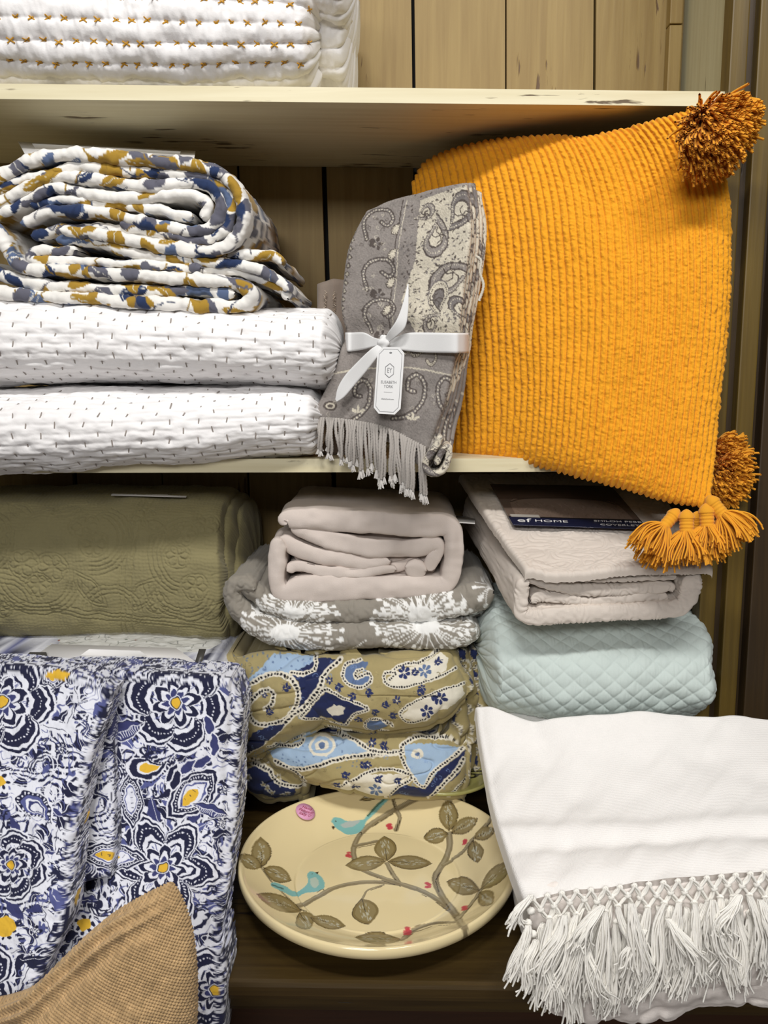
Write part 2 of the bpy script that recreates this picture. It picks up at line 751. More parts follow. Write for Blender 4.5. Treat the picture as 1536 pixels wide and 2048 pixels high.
def sweep(path, thick, yf, depth, res=2.5, bulge=1.0, ends=True, narc=11, nside=7, back=(0, 1, 0), ytilt=None):
    """layer of folded cloth seen end-on: path in px on the plane y=yf, U-shaped profile run back by depth.
    returns P, S (arc px), Wd (profile px), CX, CY"""
    pth = np.asarray(path, float)
    if pth.shape[1] == 2:
        pth = np.hstack([pth, np.full((len(pth), 1), thick)])
    n = max(8, int(plen(pth) * 1.05 / res))
    c = catmull(pth, n)
    T = np.gradient(c[:, :2], axis=0)
    ker = np.hanning(9)
    ker /= ker.sum()
    for k in range(2):
        T[:, k] = np.convolve(np.pad(T[:, k], 4, mode='edge'), ker, 'valid')
    T /= np.linalg.norm(T, axis=1, keepdims=True) + 1e-9
    Nn = np.stack([-T[:, 1], T[:, 0]], 1)
    h = c[:, 2] / 2
    L = np.concatenate([[0], np.cumsum(np.linalg.norm(np.diff(c[:, :2], axis=0), axis=1))])
    e = np.ones(n)
    if ends:
        for d in (L, L[-1] - L):
            q = np.clip(1 - d / np.maximum(h, 1), 0, 1)
            e *= np.sqrt(np.maximum(1 - q * q, 0.0004))
    mp = m_per_px(yf)
    hm = h.mean() * mp * bulge
    ang = np.linspace(-math.pi / 2, math.pi / 2, narc)
    sd = (np.linspace(1, 0, nside) ** 1.8)[:-1]
    off = np.concatenate([-np.ones(nside - 1), np.sin(ang), np.ones(nside - 1)])
    yy = np.concatenate([hm + sd * (depth - hm), hm * (1 - np.cos(ang)), hm + sd[::-1] * (depth - hm)])
    wl = np.concatenate([[0], np.cumsum(np.hypot(np.diff(off) * h.mean(), np.diff(yy) / mp))])
    wl -= wl.mean()
    oh = off[None, :] * (h * e)[:, None]
    PX = c[:, 0][:, None] + Nn[:, 0][:, None] * oh
    PY = c[:, 1][:, None] + Nn[:, 1][:, None] * oh
    yfa = np.full(PX.shape, yf) if ytilt is None else ytilt(PX, PY)
    P = W(PX, PY, yfa) + yy[None, :, None] * np.asarray(back, float) / back[1]
    S = np.repeat(L[:, None], len(off), 1)
    Wd = np.repeat(wl[None], n, 0)
    CX = c[:, 0][:, None] + Nn[:, 0][:, None] * Wd * e[:, None]
    CY = c[:, 1][:, None] + Nn[:, 1][:, None] * Wd * e[:, None]
    return P, S, Wd, CX, CY


def text_obj(name, body, size, M, mat, parent, align='CENTER', sx=1.0, shear=0.0, ext=0.00008):
    cu = bpy.data.curves.new(name, 'FONT')
    cu.body = body
    cu.size = size
    cu.align_x = align
    cu.align_y = 'CENTER'
    cu.extrude = ext
    cu.shear = shear
    cu.resolution_u = 3
    tmp = bpy.data.objects.new(name + '_tmp', cu)
    me = bpy.data.meshes.new_from_object(tmp)
    bpy.data.objects.remove(tmp)
    bpy.data.curves.remove(cu)
    me.name = name
    me.transform(Matrix.Diagonal((sx, 1, 1, 1)))
    me.transform(M.to_3x3().to_4x4())
    me.materials.clear()
    me.materials.append(mat)
    return link(name, me, np.array(M.translation), parent)


def frame_matrix(o, xdir, ydir):
    x = Vector(xdir).normalized()
    y = Vector(ydir)
    y = (y - x * y.dot(x)).normalized()
    z = x.cross(y)
    M = Matrix((x, y, z)).transposed().to_4x4()
    M.translation = Vector(o)
    return M


def stitch_copies(me, name, frames, parent, scale=1.0):
    """frames: list of (pos, xdir, normal); separate child objects that share one mesh"""
    for pos, xd, nr in frames:
        z = Vector(nr).normalized()
        x = Vector(xd)
        x = (x - z * x.dot(z)).normalized()
        y = z.cross(x)
        M = Matrix((x, y, z)).transposed()
        o = bpy.data.objects.new(name, me)
        COL.objects.link(o)
        o.parent = parent
        o.location = tuple(np.asarray(pos) - WO[parent.name])
        o.rotation_euler = M.to_euler()
        o.scale = (scale, scale, scale)

# ================================================================== SETTING
YB = 0.35
ZL = 0.80          # ledge top
YL = -0.335        # ledge front
M_plank = painted_wood('plank_paint', (154, 130, 78), (138, 113, 64), (92, 66, 36), 'Z', 0.6, 0.68, 0.6)
M_shelf = painted_wood('shelf_paint', (226, 217, 184), (214, 203, 166), (96, 78, 52), 'X', 0.5, 0.64, 0.25)
M_side = painted_wood('side_paint', (192, 188, 160), (180, 174, 144), (98, 90, 68), 'Z', 0.55, 0.66, 0.3)
M_dark = painted_wood('dark_wood', (70, 54, 24), (52, 38, 16), (30, 22, 12), 'X', 0.42, 0.62, 0.5)
M_stile = painted_wood('stile_wood', (100, 80, 27), (80, 62, 18), (52, 38, 14), 'Z', 0.5, 0.8, 0.5)
M_stile_shade = painted_wood('stile_shaded_wood', (58, 42, 18), (44, 31, 13), (28, 20, 10), 'Z', 0.5, 0.7, 0.5)  # darker copy of the stile wood, shade of grooves and edge in its colour
M_black = plain('gap_black', (10, 8, 6), 0.9)
M_wall = plain('room_plaster', (110, 100, 84), 0.85)
M_floor = painted_wood('floor_boards', (92, 70, 46), (76, 56, 36), (50, 36, 22), 'X', 0.5)

fl = bm_obj('floor', box_vq(-2.5, 2.5, -3.2, 1.0, -0.05, 0.0), M_floor, None)
fl['kind'] = 'structure'
wb = bm_obj('wall_back', box_vq(-2.5, 2.5, 0.42, 0.5, 0.0, 3.2), M_wall, None)
wb['kind'] = 'structure'

cab = thing('display_cabinet', 'cream painted plank-backed hutch with dark wood frame holding all the linens', 'cabinet', (0, 0.05, 0))
# backing behind the plank joints
bm_obj('backing_board', box_vq(-1.05, 0.70, 0.378, 0.40, 0.75, 2.45), M_black, cab)
gaps = [(-275, -200, 5), (-85, -30, 4), (105, 150, 8), (290, 325, 3), (468, 497, 4), (640, 668, 9), (827, 838, 6), (1012, 1012, 3), (1190, 1184, 5), (1375, 1362, 4)]
xt = [W(a, 100, YB)[0] for a, b, w in gaps]
xb = [W(b, 990, YB)[0] for a, b, w in gaps]
zt_, zb_ = W(768, 100, YB)[2], W(768, 990, YB)[2]
for i in range(len(gaps) - 1):
    wl = gaps[i][2] / 2 * m_per_px(YB)
    wr = gaps[i + 1][2] / 2 * m_per_px(YB)
    bm = box_vq(0, 1, YB + 0.002 * (i % 3), YB + 0.022, 0.78, 2.45)
    bmesh.ops.bevel(bm, geom=[e for e in bm.edges if abs(e.verts[0].co.z - e.verts[1].co.z) > 0.5], offset=0.0015, segments=2, affect='EDGES')

    def sk(co, i=i, wl=wl, wr=wr):
        f = (co.z - zb_) / (zt_ - zb_)
        a = xb[i] + (xt[i] - xb[i]) * f + wl
        b = xb[i + 1] + (xt[i + 1] - xb[i + 1]) * f - wr
        return Vector((a + (b - a) * co.x, co.y, co.z))
    # subdivide for straight skew is not needed: ends are linear
    bm_obj('back_plank', bm, M_plank, cab, skew=sk)
# corner batten strip right, in three short lengths with joints
xs0, xs1 = W(1338, 80, YB - 0.02)[0], W(1364, 80, YB - 0.02)[0]
for za, zb2 in ((0.82, 1.30), (1.345, 1.83), (1.88, 2.02), (2.022, 2.11), (2.112, 2.42)):
    bm_obj('corner_batten', box_vq(xs0, xs1, YB - 0.02, YB + 0.002, za, zb2, 0.002), M_plank, cab)
# side panels
XS = W(1366, 100, YB)[0]
bm_obj('side_panel', box_vq(XS, XS + 0.02, 0.0, YB + 0.03, 0.78, 2.45, 0.002), M_side, cab)
bm_obj('side_panel', box_vq(-1.0, -0.98, 0.0, YB + 0.03, 0.78, 2.45, 0.002), M_side, cab)


def shelf(lt, rt, lb, rb, yfront, name='shelf_board'):
    a0, a1 = W(0, lb, yfront), W(1455, rb, yfront)
    b0, b1 = W(0, lt, yfront), W(1455, rt, yfront)
    bm = box_vq(-0.98, XS - 0.001, yfront, YB - 0.001, 0, 1)
    bmesh.ops.bevel(bm, geom=[e for e in bm.edges if abs(e.verts[0].co.x - e.verts[1].co.x) > 0.5 and e.verts[0].co.y < yfront + 0.01], offset=0.003, segments=3, affect='EDGES')

    def sk(co):
        f = (co.x - a0[0]) / (a1[0] - a0[0])
        zb3 = a0[2] + (a1[2] - a0[2]) * f
        zt3 = b0[2] + (b1[2] - b0[2]) * f
        z = co.z
        t = z
        return Vector((co.x, co.y, zb3 + (zt3 - zb3) * t))
    # bevel used unit height, squash afterwards keeps it small
    return bm_obj(name, bm, M_shelf, cab, skew=sk)


shelf(167, 183, 198, 213, 0.0)
shelf(919, 916, 946, 943, 0.0)
Z_UP = W(768, 176, 0.0)[2]
Z_MID = W(768, 918, 0.0)[2]
# face frame stile on the right: stepped mouldings
x_in = W(1461, 100, -0.012)[0]
sx = lambda d: x_in + d
for nm, d0, d1, y0, y1, mt in (('stile', 0.0, 0.022, -0.012, 0.02, M_stile), ('stile_groove', 0.020, 0.034, -0.002, 0.02, M_stile_shade),
                               ('stile_bead', 0.032, 0.055, -0.020, 0.02, M_stile), ('stile_groove', 0.053, 0.066, -0.004, 0.02, M_stile_shade),
                               ('stile_edge', 0.064, 0.11, -0.026, 0.38, M_stile_shade)):
    bm_obj(nm, box_vq(sx(d0), sx(d1), y0, y1, 0.80, 2.45, 0.002), mt, cab)
bm_obj('stile', box_vq(-1.06, -0.985, -0.012, 0.38, 0.80, 2.45, 0.002), M_stile, cab)
# base with ledge
bm_obj('ledge_board', box_vq(-1.1, 0.74, YL, 0.40, ZL - 0.022, ZL, 0.006), M_dark, cab)
bm_obj('ledge_moulding', box_vq(-1.09, 0.73, YL + 0.012, YL + 0.05, ZL - 0.044, ZL - 0.022, 0.006), M_dark, cab)
M_base = painted_wood('base_wood', (56, 32, 16), (42, 24, 12), (24, 14, 8), 'X', 0.45, 0.7, 0.4)
bm_obj('base_front', box_vq(-1.07, 0.71, YL + 0.03, 0.38, 0.0, ZL - 0.044, 0.004), M_base, cab)
bm_obj('base_step', box_vq(-1.07, 0.71, YL - 0.36, YL + 0.03, 0.0, 0.52, 0.004), M_base, cab)

# ================================================================== TOP SHELF: cross-stitched quilt
M_white = fabric('white_cotton', (242, 240, 240), 0.9, 500, 0.2, 0.03)
M_gold = fabric('mustard_thread', (188, 138, 42), 0.8, 900, 0.2)
q1 = thing('folded_quilt', 'white quilt with mustard cross stitches folded on the top shelf', 'quilt', (-0.35, 0.1, Z_UP))


def bar_mesh(name, L, w, t, mat, cross=False):
    bm = bmesh.new()
    for ang in ((0.62, -0.62) if cross else (0.0,)):
        r = bmesh.ops.create_cube(bm, size=1)
        for v in r['verts']:
            x, y = v.co.x * L, v.co.y * w
            z = v.co.z * t - (0.25 * t if abs(v.co.x) > 0.4 else 0)
            v.co = (x * math.cos(ang) - y * math.sin(ang), x * math.sin(ang) + y * math.cos(ang), z)
        bmesh.ops.bevel(bm, geom=[e for e in bm.edges if e.verts[0] in r['verts']], offset=t * 0.3, segments=1, affect='EDGES')
    me = bpy.data.meshes.new(name)
    bm.to_mesh(me)
    bm.free()
    me.materials.append(mat)
    return me


def quilt_cross(st, part, rr, rows, px0, px1, step, tphase=0.0, top_lim=None):
    P, S, T = bundle(st, res=2.0, rl=0.02, rr=rr, n=2.7, tshift=0.35)
    period = 37.0
    tt = (T - tphase) / period
    row = np.abs(tt - np.round(tt))
    d = 0.0034 * np.clip(np.abs(np.sin(math.pi * tt)), 0, 1) ** 0.5
    # crinkles running across the rows, deepest at the stitches
    cr = fbm(S * 0.06, T * 0.024, 3, 3) - 0.5
    d += cr * 0.009 * (0.4 + 0.6 * (1 - 2 * row))
    d += (fbm(S * 0.012, T * 0.02, 5, 2) - 0.5) * 0.012
    sc = np.cos(2 * math.pi * S / step) * np.exp(-(row / 0.14) ** 2)
    d -= 0.0025 * np.clip(sc, 0, 1)
    o, P2 = surf(part, P, M_white, q1, d, cv=True)
    nr = normals(P2, True)
    fr = []
    for r in rows:
        tv = tphase + r * period
        for px in np.arange(px0 + (step / 2 if r % 2 else 0), px1, step):
            px = px + random.uniform(-2, 2)
            i = int(np.argmin(np.abs(S[:, 0] - px)))
            j = int(np.argmin(np.abs(T[0] - tv - random.uniform(-2, 2))))
            if i >= len(S) - 2:
                continue
            fr.append((P2[i, j] + nr[i, j] * 0.0016, P2[i + 1, j] - P2[i, j], nr[i, j]))
    return fr


X_me = bar_mesh('cross_stitch', 0.0115, 0.0017, 0.0012, M_gold, True)
fr = quilt_cross([(-130, -112, 168, -0.025, 0.25), (0, -112, 170, -0.03, 0.25), (200, -108, 176, -0.035, 0.25), (430, -95, 180, -0.04, 0.25), (560, -80, 172, -0.03, 0.25), (641, -60, 166, -0.02, 0.25)],
                 'front_fold', 0.022, range(4, 12), -20, 632, 32)
stitch_copies(X_me, 'cross_stitch', fr, q1)
fr = quilt_cross([(300, -120, 166, 0.03, 0.30), (560, -115, 166, 0.03, 0.30), (697, -110, 166, 0.035, 0.30)], 'back_fold', 0.012, range(4, 9), 664, 690, 40)
stitch_copies(X_me, 'cross_stitch', fr, q1)
fr = quilt_cross([(420, -170, -8, -0.03, 0.25), (560, -170, 2, -0.04, 0.25), (640, -168, 20, -0.05, 0.25), (700, -160, 34, -0.045, 0.25)], 'upper_fold', 0.02, range(3, 6), 560, 690, 32)
stitch_copies(X_me, 'cross_stitch', fr, q1)

# ================================================================== MIDDLE SHELF: two white running-stitch quilts
M_grey = fabric('grey_thread', (150, 142, 136), 0.8)
D_me = bar_mesh('running_stitch', 0.0092, 0.0017, 0.0009, M_grey)


def kantha(nm, label, st, rr, px1, trange, seed):
    c = W(300, 800, 0.1)
    root = thing(nm, label, 'quilt', (-0.35, 0.1, float(W(300, st[1][2], 0.05)[2])), 'white running-stitch quilts')
    P, S, T = bundle(st, res=2.0, rl=0.03, rr=rr, n=2.5, tshift=0.3, bshift=0.12)
    cw, per = 27.5, 40.0
    ci = np.round(S / cw)
    ph = np.where(ci % 2 == 0, 0.0, 0.5)
    dS = np.abs(S / cw - ci)
    tt = T / per + ph
    dT = np.abs(tt - np.round(tt))
    d = (fbm(S * 0.022, T * 0.07, seed, 2) - 0.5) * 0.0048
    d += (fbm(S * 0.08, T * 0.22, seed + 4, 2) - 0.5) * 0.0010
    d += (fbm(S * 0.008, T * 0.012, seed + 8, 2) - 0.5) * 0.010
    pk = np.exp(-(dS / 0.22) ** 2) * np.exp(-(dT / 0.2) ** 2)
    tk = np.abs(2 * T / per - np.round(2 * T / per))
    d -= 0.0022 * pk + 0.0016 * np.exp(-(tk / 0.16) ** 2) * fbm(S * 0.05, T * 0.05, seed + 2, 2)
    o, P2 = surf('cover', P, M_white, root, d, cv=True)
    nr = normals(P2, True)
    fr = []
    for c_ in np.arange(-2, px1 // cw + 1):
        off = 0.0 if c_ % 2 == 0 else -0.5
        for k in range(-2, 40):
            tv = (k + off) * per
            if not (trange[0] < tv < trange[1]):
                continue
            px = c_ * cw + random.uniform(-1.5, 1.5)
            i = int(np.argmin(np.abs(S[:, 0] - px)))
            j = int(np.argmin(np.abs(T[0] - tv)))
            if i >= len(S) - 4 or px > px1:
                continue
            tang = P2[i, (j + 2) % P2.shape[1]] - P2[i, j]
            side = P2[i + 1, j] - P2[i, j]
            side /= np.linalg.norm(side)
            tang = tang / np.linalg.norm(tang) + side * random.uniform(-0.25, 0.2)
            fr.append((P2[i, j] + nr[i, j] * 0.0012, tang, nr[i, j]))
    stitch_copies(D_me, 'running_stitch', fr, root)
    return root


kantha('folded_quilt', 'white quilt with grey running stitches, lower one resting on the middle shelf',
       [(-130, 778, 966, -0.075, 0.25), (0, 772, 962, -0.075, 0.25), (200, 772, 950, -0.07, 0.25), (420, 768, 938, -0.06, 0.25), (560, 768, 924, -0.05, 0.25), (648, 776, 916, -0.04, 0.25)],
       0.020, 640, (110, 520), 11)
kantha('folded_quilt', 'white quilt with grey running stitches, upper one beneath the leaf-print quilt',
       [(-130, 590, 772, -0.06, 0.25), (0, 590, 771, -0.06, 0.25), (200, 596, 770, -0.055, 0.25), (430, 612, 770, -0.055, 0.25), (560, 616, 776, -0.05, 0.25), (684, 616, 788, -0.045, 0.25)],
       0.026, 675, (110, 500), 23)

# ================================================================== leaf print rolled quilt
cv = Canvas(0, 0, 900, 420, 2.0, (0.93, 0.92, 0.90))
MUS, NAV, GRY, STB = np.array([166, 132, 52]) / 255, np.array([44, 58, 92]) / 255, np.array([98, 98, 110]) / 255, np.array([92, 108, 140]) / 255
r2 = random.Random(3)
for k in range(230):
    x, y = r2.uniform(0, 900), r2.uniform(0, 420)
    a = r2.uniform(0, 6.28)
    c_ = r2.choice([MUS, MUS, MUS, MUS, NAV, GRY, GRY, STB])
    L_ = r2.uniform(36, 70)
    cv.poly(leaf_pts(x, y, L_, L_ * r2.uniform(0.4, 0.62), a, bend=r2.uniform(-0.1, 0.1)), c_)
    if r2.random() < 0.5:
        cv.curve([(x, y), (x + L_ * 0.8 * math.cos(a), y + L_ * 0.8 * math.sin(a)), (x + L_ * 1.3 * math.cos(a + 0.4), y + L_ * 1.3 * math.sin(a + 0.4))], 3, c_ * 0.9, n=8)
    if r2.random() < 0.3:
        cv.stroke([(x - L_ * 0.4 * math.cos(a), y - L_ * 0.4 * math.sin(a)), (x + L_ * 0.4 * math.cos(a), y + L_ * 0.4 * math.sin(a))], 1.6, (0.85, 0.84, 0.8))
M_print = fabric('printed_cotton', None, 0.9, 600, 0.2, 0.05)
roll = thing('rolled_quilt', 'rolled white quilt with mustard and navy leaf print atop the white quilts', 'quilt', (-0.3, 0.1, W(250, 615, -0.02)[2]))
LAYERS = [
    # outer wrap over the top and round the right, running back inside to the left
    ([(-60, 400), (-20, 358), (50, 322), (137, 306), (273, 317), (388, 328), (440, 345), (478, 388), (484, 440), (458, 484), (410, 500), (319, 489), (228, 472), (118, 458)], 27, -0.03),
    ([(-40, 392), (20, 366), (95, 344), (160, 331), (255, 341), (388, 347), (440, 372), (462, 410), (450, 452), (405, 478), (330, 468), (240, 446)], 22, -0.022),
    ([(-50, 430), (5, 400), (55, 370), (100, 352), (182, 355), (296, 370), (388, 364), (424, 378), (440, 412), (424, 448), (380, 462), (300, 446), (200, 424), (95, 421), (40, 444)], 24, -0.026),
    ([(-50, 462), (0, 428), (60, 394), (110, 373), (182, 388), (255, 394), (319, 387), (382, 388), (414, 408), (402, 436)], 23, -0.024),
    ([(60, 408), (120, 398), (210, 406), (300, 416), (385, 432)], 20, -0.018),
    # lower half of the roll, wrapped round the left and the foot
    ([(-45, 440), (-8, 470), (14, 510), (50, 536), (137, 540), (296, 551), (433, 560), (490, 574), (500, 594), (462, 612), (319, 606), (182, 597), (46, 588), (-60, 578)], 26, -0.034),
    ([(-60, 520), (-20, 540), (30, 560), (114, 572), (273, 580), (388, 580), (468, 588)], 23, -0.026),
    ([(150, 500), (70, 502), (68, 520), (150, 522), (273, 528), (400, 536)], 20, -0.022),
    ([(110, 478), (180, 480), (273, 506), (388, 520), (479, 528), (545, 552), (578, 582)], 22, -0.020),
    ([(250, 500), (330, 508), (430, 508), (500, 508), (548, 512), (562, 528)], 19, -0.012),
    ([(200, 548), (300, 532), (420, 538), (500, 548), (560, 575), (575, 596)], 20, -0.010),
    ([(60, 470), (140, 456), (250, 462), (360, 484)], 20, -0.014),
]
for k, (pth, th, y0) in enumerate(LAYERS):
    P, S, Wd, CX, CY = sweep(pth, th, y0, 0.30 if k in (0, 5) else 0.27, res=2.0, narc=13, nside=16 if k in (0, 5) else 9)
    d = (fbm(S * 0.08, Wd * 0.06, k, 2) - 0.5) * 0.0036 + (fbm(S * 0.03, Wd * 0.03, k + 9, 2) - 0.5) * 0.006
    off = k * 131.7
    colr = lin(255 * cv.sample(S * 0.95 + off, Wd * 0.95 + 57.3 * k + 200, warp=3, wrap=True))
    surf('quilt_layer', P, M_print, roll, d, colr)
# printed paper insert on top of the roll
M_paper = plain('white_card', (232, 230, 228), 0.5)


def card(name, corners, mat, thick=0.0008):
    V = np.array([W(px, py, Y) for px, py, Y in corners])
    n = np.cross(V[1] - V[0], V[3] - V[0])
    n /= np.linalg.norm(n)
    V2 = np.vstack([V, V - n * thick])
    q = [(0, 1, 2, 3), (7, 6, 5, 4), (0, 4, 5, 1), (1, 5, 6, 2), (2, 6, 7, 3), (3, 7, 4, 0)]
    return make_mesh(name, V2, q, mat, None, smooth=False)


def lab(o, label, cat, group=None):
    o['label'] = label
    o['category'] = cat
    if group:
        o['group'] = group
    return o


lab(card('paper_insert', [(52, 312, -0.01), (388, 318, -0.01), (391, 302, 0.14), (36, 283, 0.12)], M_paper), 'flat white paper insert lying on top of the leaf-print roll', 'card')

# ================================================================== mustard ribbed cushion with tassels
M_mus = fabric('mustard_chenille', (232, 160, 38), 0.95, 420, 0.9, 0.12, 0.08)
M_musb = fabric('mustard_backing', (196, 142, 30), 0.9, 700, 0.3, 0.05, 0.1)
M_tas = fabric('mustard_yarn', (228, 158, 44), 0.85, 900, 0.3, 0.12, 0.08)
M_cap = fabric('mustard_wound_yarn', (226, 158, 42), 0.8, 900, 0.3, 0.1, 0.2)
cush = thing('cushion', 'mustard yellow ribbed square cushion with tasselled corners leaning at the right', 'cushion', (0.2, 0.05, Z_MID))
topb = [(826, 372, 0.20), (850, 330, 0.19), (905, 303, 0.16), (990, 286, 0.12), (1100, 278, 0.075), (1160, 282, 0.05), (1230, 268, 0.03), (1310, 246, -0.01), (1395, 220, -0.05)]
rightb = [(1395, 220, -0.05), (1428, 300, -0.035), (1448, 390, -0.02), (1452, 480, -0.02), (1447, 640, -0.03), (1432, 800, -0.05), (1422, 930, -0.08), (1418, 1012, -0.11)]
botb = [(862, 902, 0.16), (905, 906, 0.11), (985, 914, 0.06), (1070, 930, 0.0), (1150, 952, -0.04), (1240, 975, -0.07), (1330, 1003, -0.095), (1418, 1018, -0.11)]
leftb = [(826, 372, 0.20), (836, 480, 0.19), (848, 620, 0.19), (856, 760, 0.18), (862, 902, 0.16)]
nu, nv = 480, 430
G = coons(topb, botb, leftb, rightb, nu, nv)
u = np.linspace(0, 1, nu)[:, None]
v = np.linspace(0, 1, nv)[None, :]
P = W(G[..., 0], G[..., 1], G[..., 2])
bl = ((1 - (2 * u - 1) ** 2) * (1 - (2 * v - 1) ** 2)) ** 0.5
bd = np.array([0.02, -1, 0.12])
bd = bd / np.linalg.norm(bd)
P = P + bl[..., None] * 0.075 * bd
# soft dents
dent = (fbm(u * 3 + 0 * v, v * 3 + 0 * u, 4, 2) - 0.5) * 0.02 * bl
NR = 47
rib = np.abs(np.sin(math.pi * u * NR)) ** 0.55
tuft = vn(u * NR * 2.0 + 0 * v, v * 200 + 0 * u, 2)
d = dent + 0.0045 * rib + (tuft - 0.5) * 0.0024 * rib + (fbm(u * 90 + 0 * v, v * 60 + 0 * u, 8, 2) - 0.5) * 0.002
surf('front_cover', P, M_mus, cush, d)
G2 = G[::4, ::4]
u2, v2 = u[::4], v[:, ::4]
bl2 = ((1 - (2 * u2 - 1) ** 2) * (1 - (2 * v2 - 1) ** 2)) ** 0.5
Pb = W(G2[..., 0], G2[..., 1], G2[..., 2]) - bl2[..., None] * 0.05 * bd
surf('back_cover', Pb, M_musb, cush)


def revolve(prof, B, D, sides=16):
    D = np.asarray(D, float)
    D = D / np.linalg.norm(D)
    A = np.cross(D, [0.2, 0.9, 0.3])
    A /= np.linalg.norm(A)
    C = np.cross(D, A)
    ph = np.linspace(0, 2 * math.pi, sides, endpoint=False)
    V = np.array([[np.asarray(B) + D * h + r * (A * math.cos(p) + C * math.sin(p)) for p in ph] for h, r in prof])
    return V.reshape(-1, 3), grid_quads(len(prof), sides, False, True), A, C, D


def tassel(parent, B, D, Lh, Rh, Ls, spread, n=130, seed=0, grav=0.0, rad=0.00115, seg=9, curl=1.6, mat=None):
    rr_ = np.random.default_rng(seed)
    prof = []
    for t in np.linspace(0, 1, 40):
        r = Rh * (math.sin(min(1, t * 2.4) * math.pi / 2) ** 0.62)
        if 0.42 < t:
            r *= 0.90 + 0.035 * math.sin(t * 42)
        else:
            r *= 1.04
        prof.append((Lh * t, max(r, 0.0003)))
    V, Q, A, C, D = revolve(prof, B, D)
    paths = []
    base = np.asarray(B) + D * Lh * 0.93
    for k in range(n):
        ph = rr_.uniform(0, 2 * math.pi)
        f = math.sqrt(rr_.uniform(0.02, 1))
        rad_d = A * math.cos(ph) + C * math.sin(ph)
        L = Ls * rr_.uniform(0.86, 1.06) * (1 - 0.12 * f * f)
        wob = rr_.normal(0, 1, 3) * Rh * 0.25 * curl
        t = np.linspace(0, 1, seg)[:, None]
        p = base + D * L * t + rad_d * (Rh * 0.8 * f + spread * f * (np.sin(t * 1.5) ** 0.9)) + wob * t ** 1.5 + np.array([0, 0, -1]) * grav * t ** 2 * f
        p = p + (A * np.sin(t * 5 + ph * 3) + C * np.cos(t * 4 + ph)) * Rh * 0.10 * curl
        paths.append(p)
    Vt, Qt = tube_mesh(paths, rad, 4)
    o = make_mesh('tassel', Vt, Qt, mat or M_tas, parent)
    make_mesh('tassel_cap', V, Q, M_cap, o)
    return o


def tassel_px(parent, a, b, c, Rh, spread, **kw):
    """a: top of the head, b: head end, c: skirt end, each (px,py,Y)"""
    A = W(*a)
    B_ = W(*b)
    Cc = W(*c)
    D = Cc - A
    D = D / np.linalg.norm(D)
    Lh = np.linalg.norm(B_ - A)
    tassel(parent, A, D, Lh, Rh, np.linalg.norm(Cc - B_), spread, **kw)


YT = -0.125
tassel_px(cush, (1358, 1018, YT), (1325, 1052, YT - 0.01), (1287, 1102, YT - 0.02), 0.0085, 0.022, n=150, seed=1, grav=0.012)
tassel_px(cush, (1373, 1018, YT - 0.012), (1370, 1064, YT - 0.02), (1374, 1124, YT - 0.025), 0.0095, 0.026, n=170, seed=2, grav=0.004)
tassel_px(cush, (1394, 1022, YT + 0.012), (1393, 1056, YT + 0.012), (1396, 1110, YT + 0.008), 0.008, 0.022, n=120, seed=3)
tassel_px(cush, (1412, 1006, YT - 0.015), (1413, 1054, YT - 0.022), (1418, 1106, YT - 0.026), 0.0095, 0.024, n=160, seed=4)
tassel_px(cush, (1414, 992, YT - 0.01), (1456, 1022, YT - 0.025), (1484, 1078, YT - 0.035), 0.0095, 0.025, n=170, seed=5, grav=0.012)
# tassels of the far lower corner
tassel_px(cush, (1420, 905, -0.03), (1436, 908, -0.04), (1462, 916, -0.065), 0.008, 0.026, n=299, seed=6, rad=0.0015)
tassel_px(cush, (1424, 935, -0.03), (1442, 945, -0.045), (1478, 958, -0.075), 0.008, 0.030, n=345, seed=7, rad=0.0015)
tassel_px(cush, (1422, 960, -0.03), (1440, 972, -0.04), (1462, 985, -0.065), 0.008, 0.024, n=252, seed=8, rad=0.0015)
# pompom-like cluster at the upper corner, ends towards the viewer
tassel_px(cush, (1396, 232, -0.06), (1408, 244, -0.075), (1426, 268, -0.115), 0.009, 0.032, n=379, seed=9, rad=0.0015)
tassel_px(cush, (1398, 226, -0.065), (1425, 232, -0.085), (1478, 254, -0.125), 0.009, 0.030, n=379, seed=10, rad=0.0015)
tassel_px(cush, (1402, 228, -0.065), (1440, 232, -0.085), (1502, 262, -0.115), 0.009, 0.024, n=276, seed=13, rad=0.0015)
tassel_px(cush, (1398, 236, -0.06), (1414, 270, -0.075), (1428, 322, -0.115), 0.009, 0.030, n=379, seed=11, rad=0.0015)
tassel_px(cush, (1398, 230, -0.062), (1426, 250, -0.08), (1462, 302, -0.11), 0.009, 0.026, n=299, seed=12, rad=0.0015)

# ================================================================== grey paisley throw
M_throw = fabric('paisley_weave', None, 0.88, 900, 0.35, 0.06, 0.1)
throw = thing('folded_throw', 'grey and cream paisley throw tied with a white ribbon, leaning against the yellow cushion', 'throw', (0.02, 0.0, Z_MID))
g0, g1, g2, g3 = np.array([150, 143, 138]) / 255, np.array([92, 84, 80]) / 255, np.array([214, 206, 188]) / 255, np.array([126, 120, 118]) / 255
ct = Canvas(620, 350, 1000, 980, 2.5, g0)
# cream ground on the upper right
ct.poly([(840, 400), (960, 360), (1000, 360), (1000, 700), (840, 700), (800, 600), (830, 520)], g2)
r3 = random.Random(11)
for k in range(1500):
    x, y = r3.uniform(800, 1000), r3.uniform(360, 980)
    a = r3.uniform(-1.2, 0.2)
    ct.poly(leaf_pts(x, y, r3.uniform(4, 9), 2.6, a), g1 if r3.random() < 0.6 else g3)
for k in range(600):
    x, y = r3.uniform(620, 1000), r3.uniform(360, 980)
    ct.ell(x, y, 1.3, 1.3, 0, g3 if r3.random() < 0.5 else g0 * 1.12, 0.6)


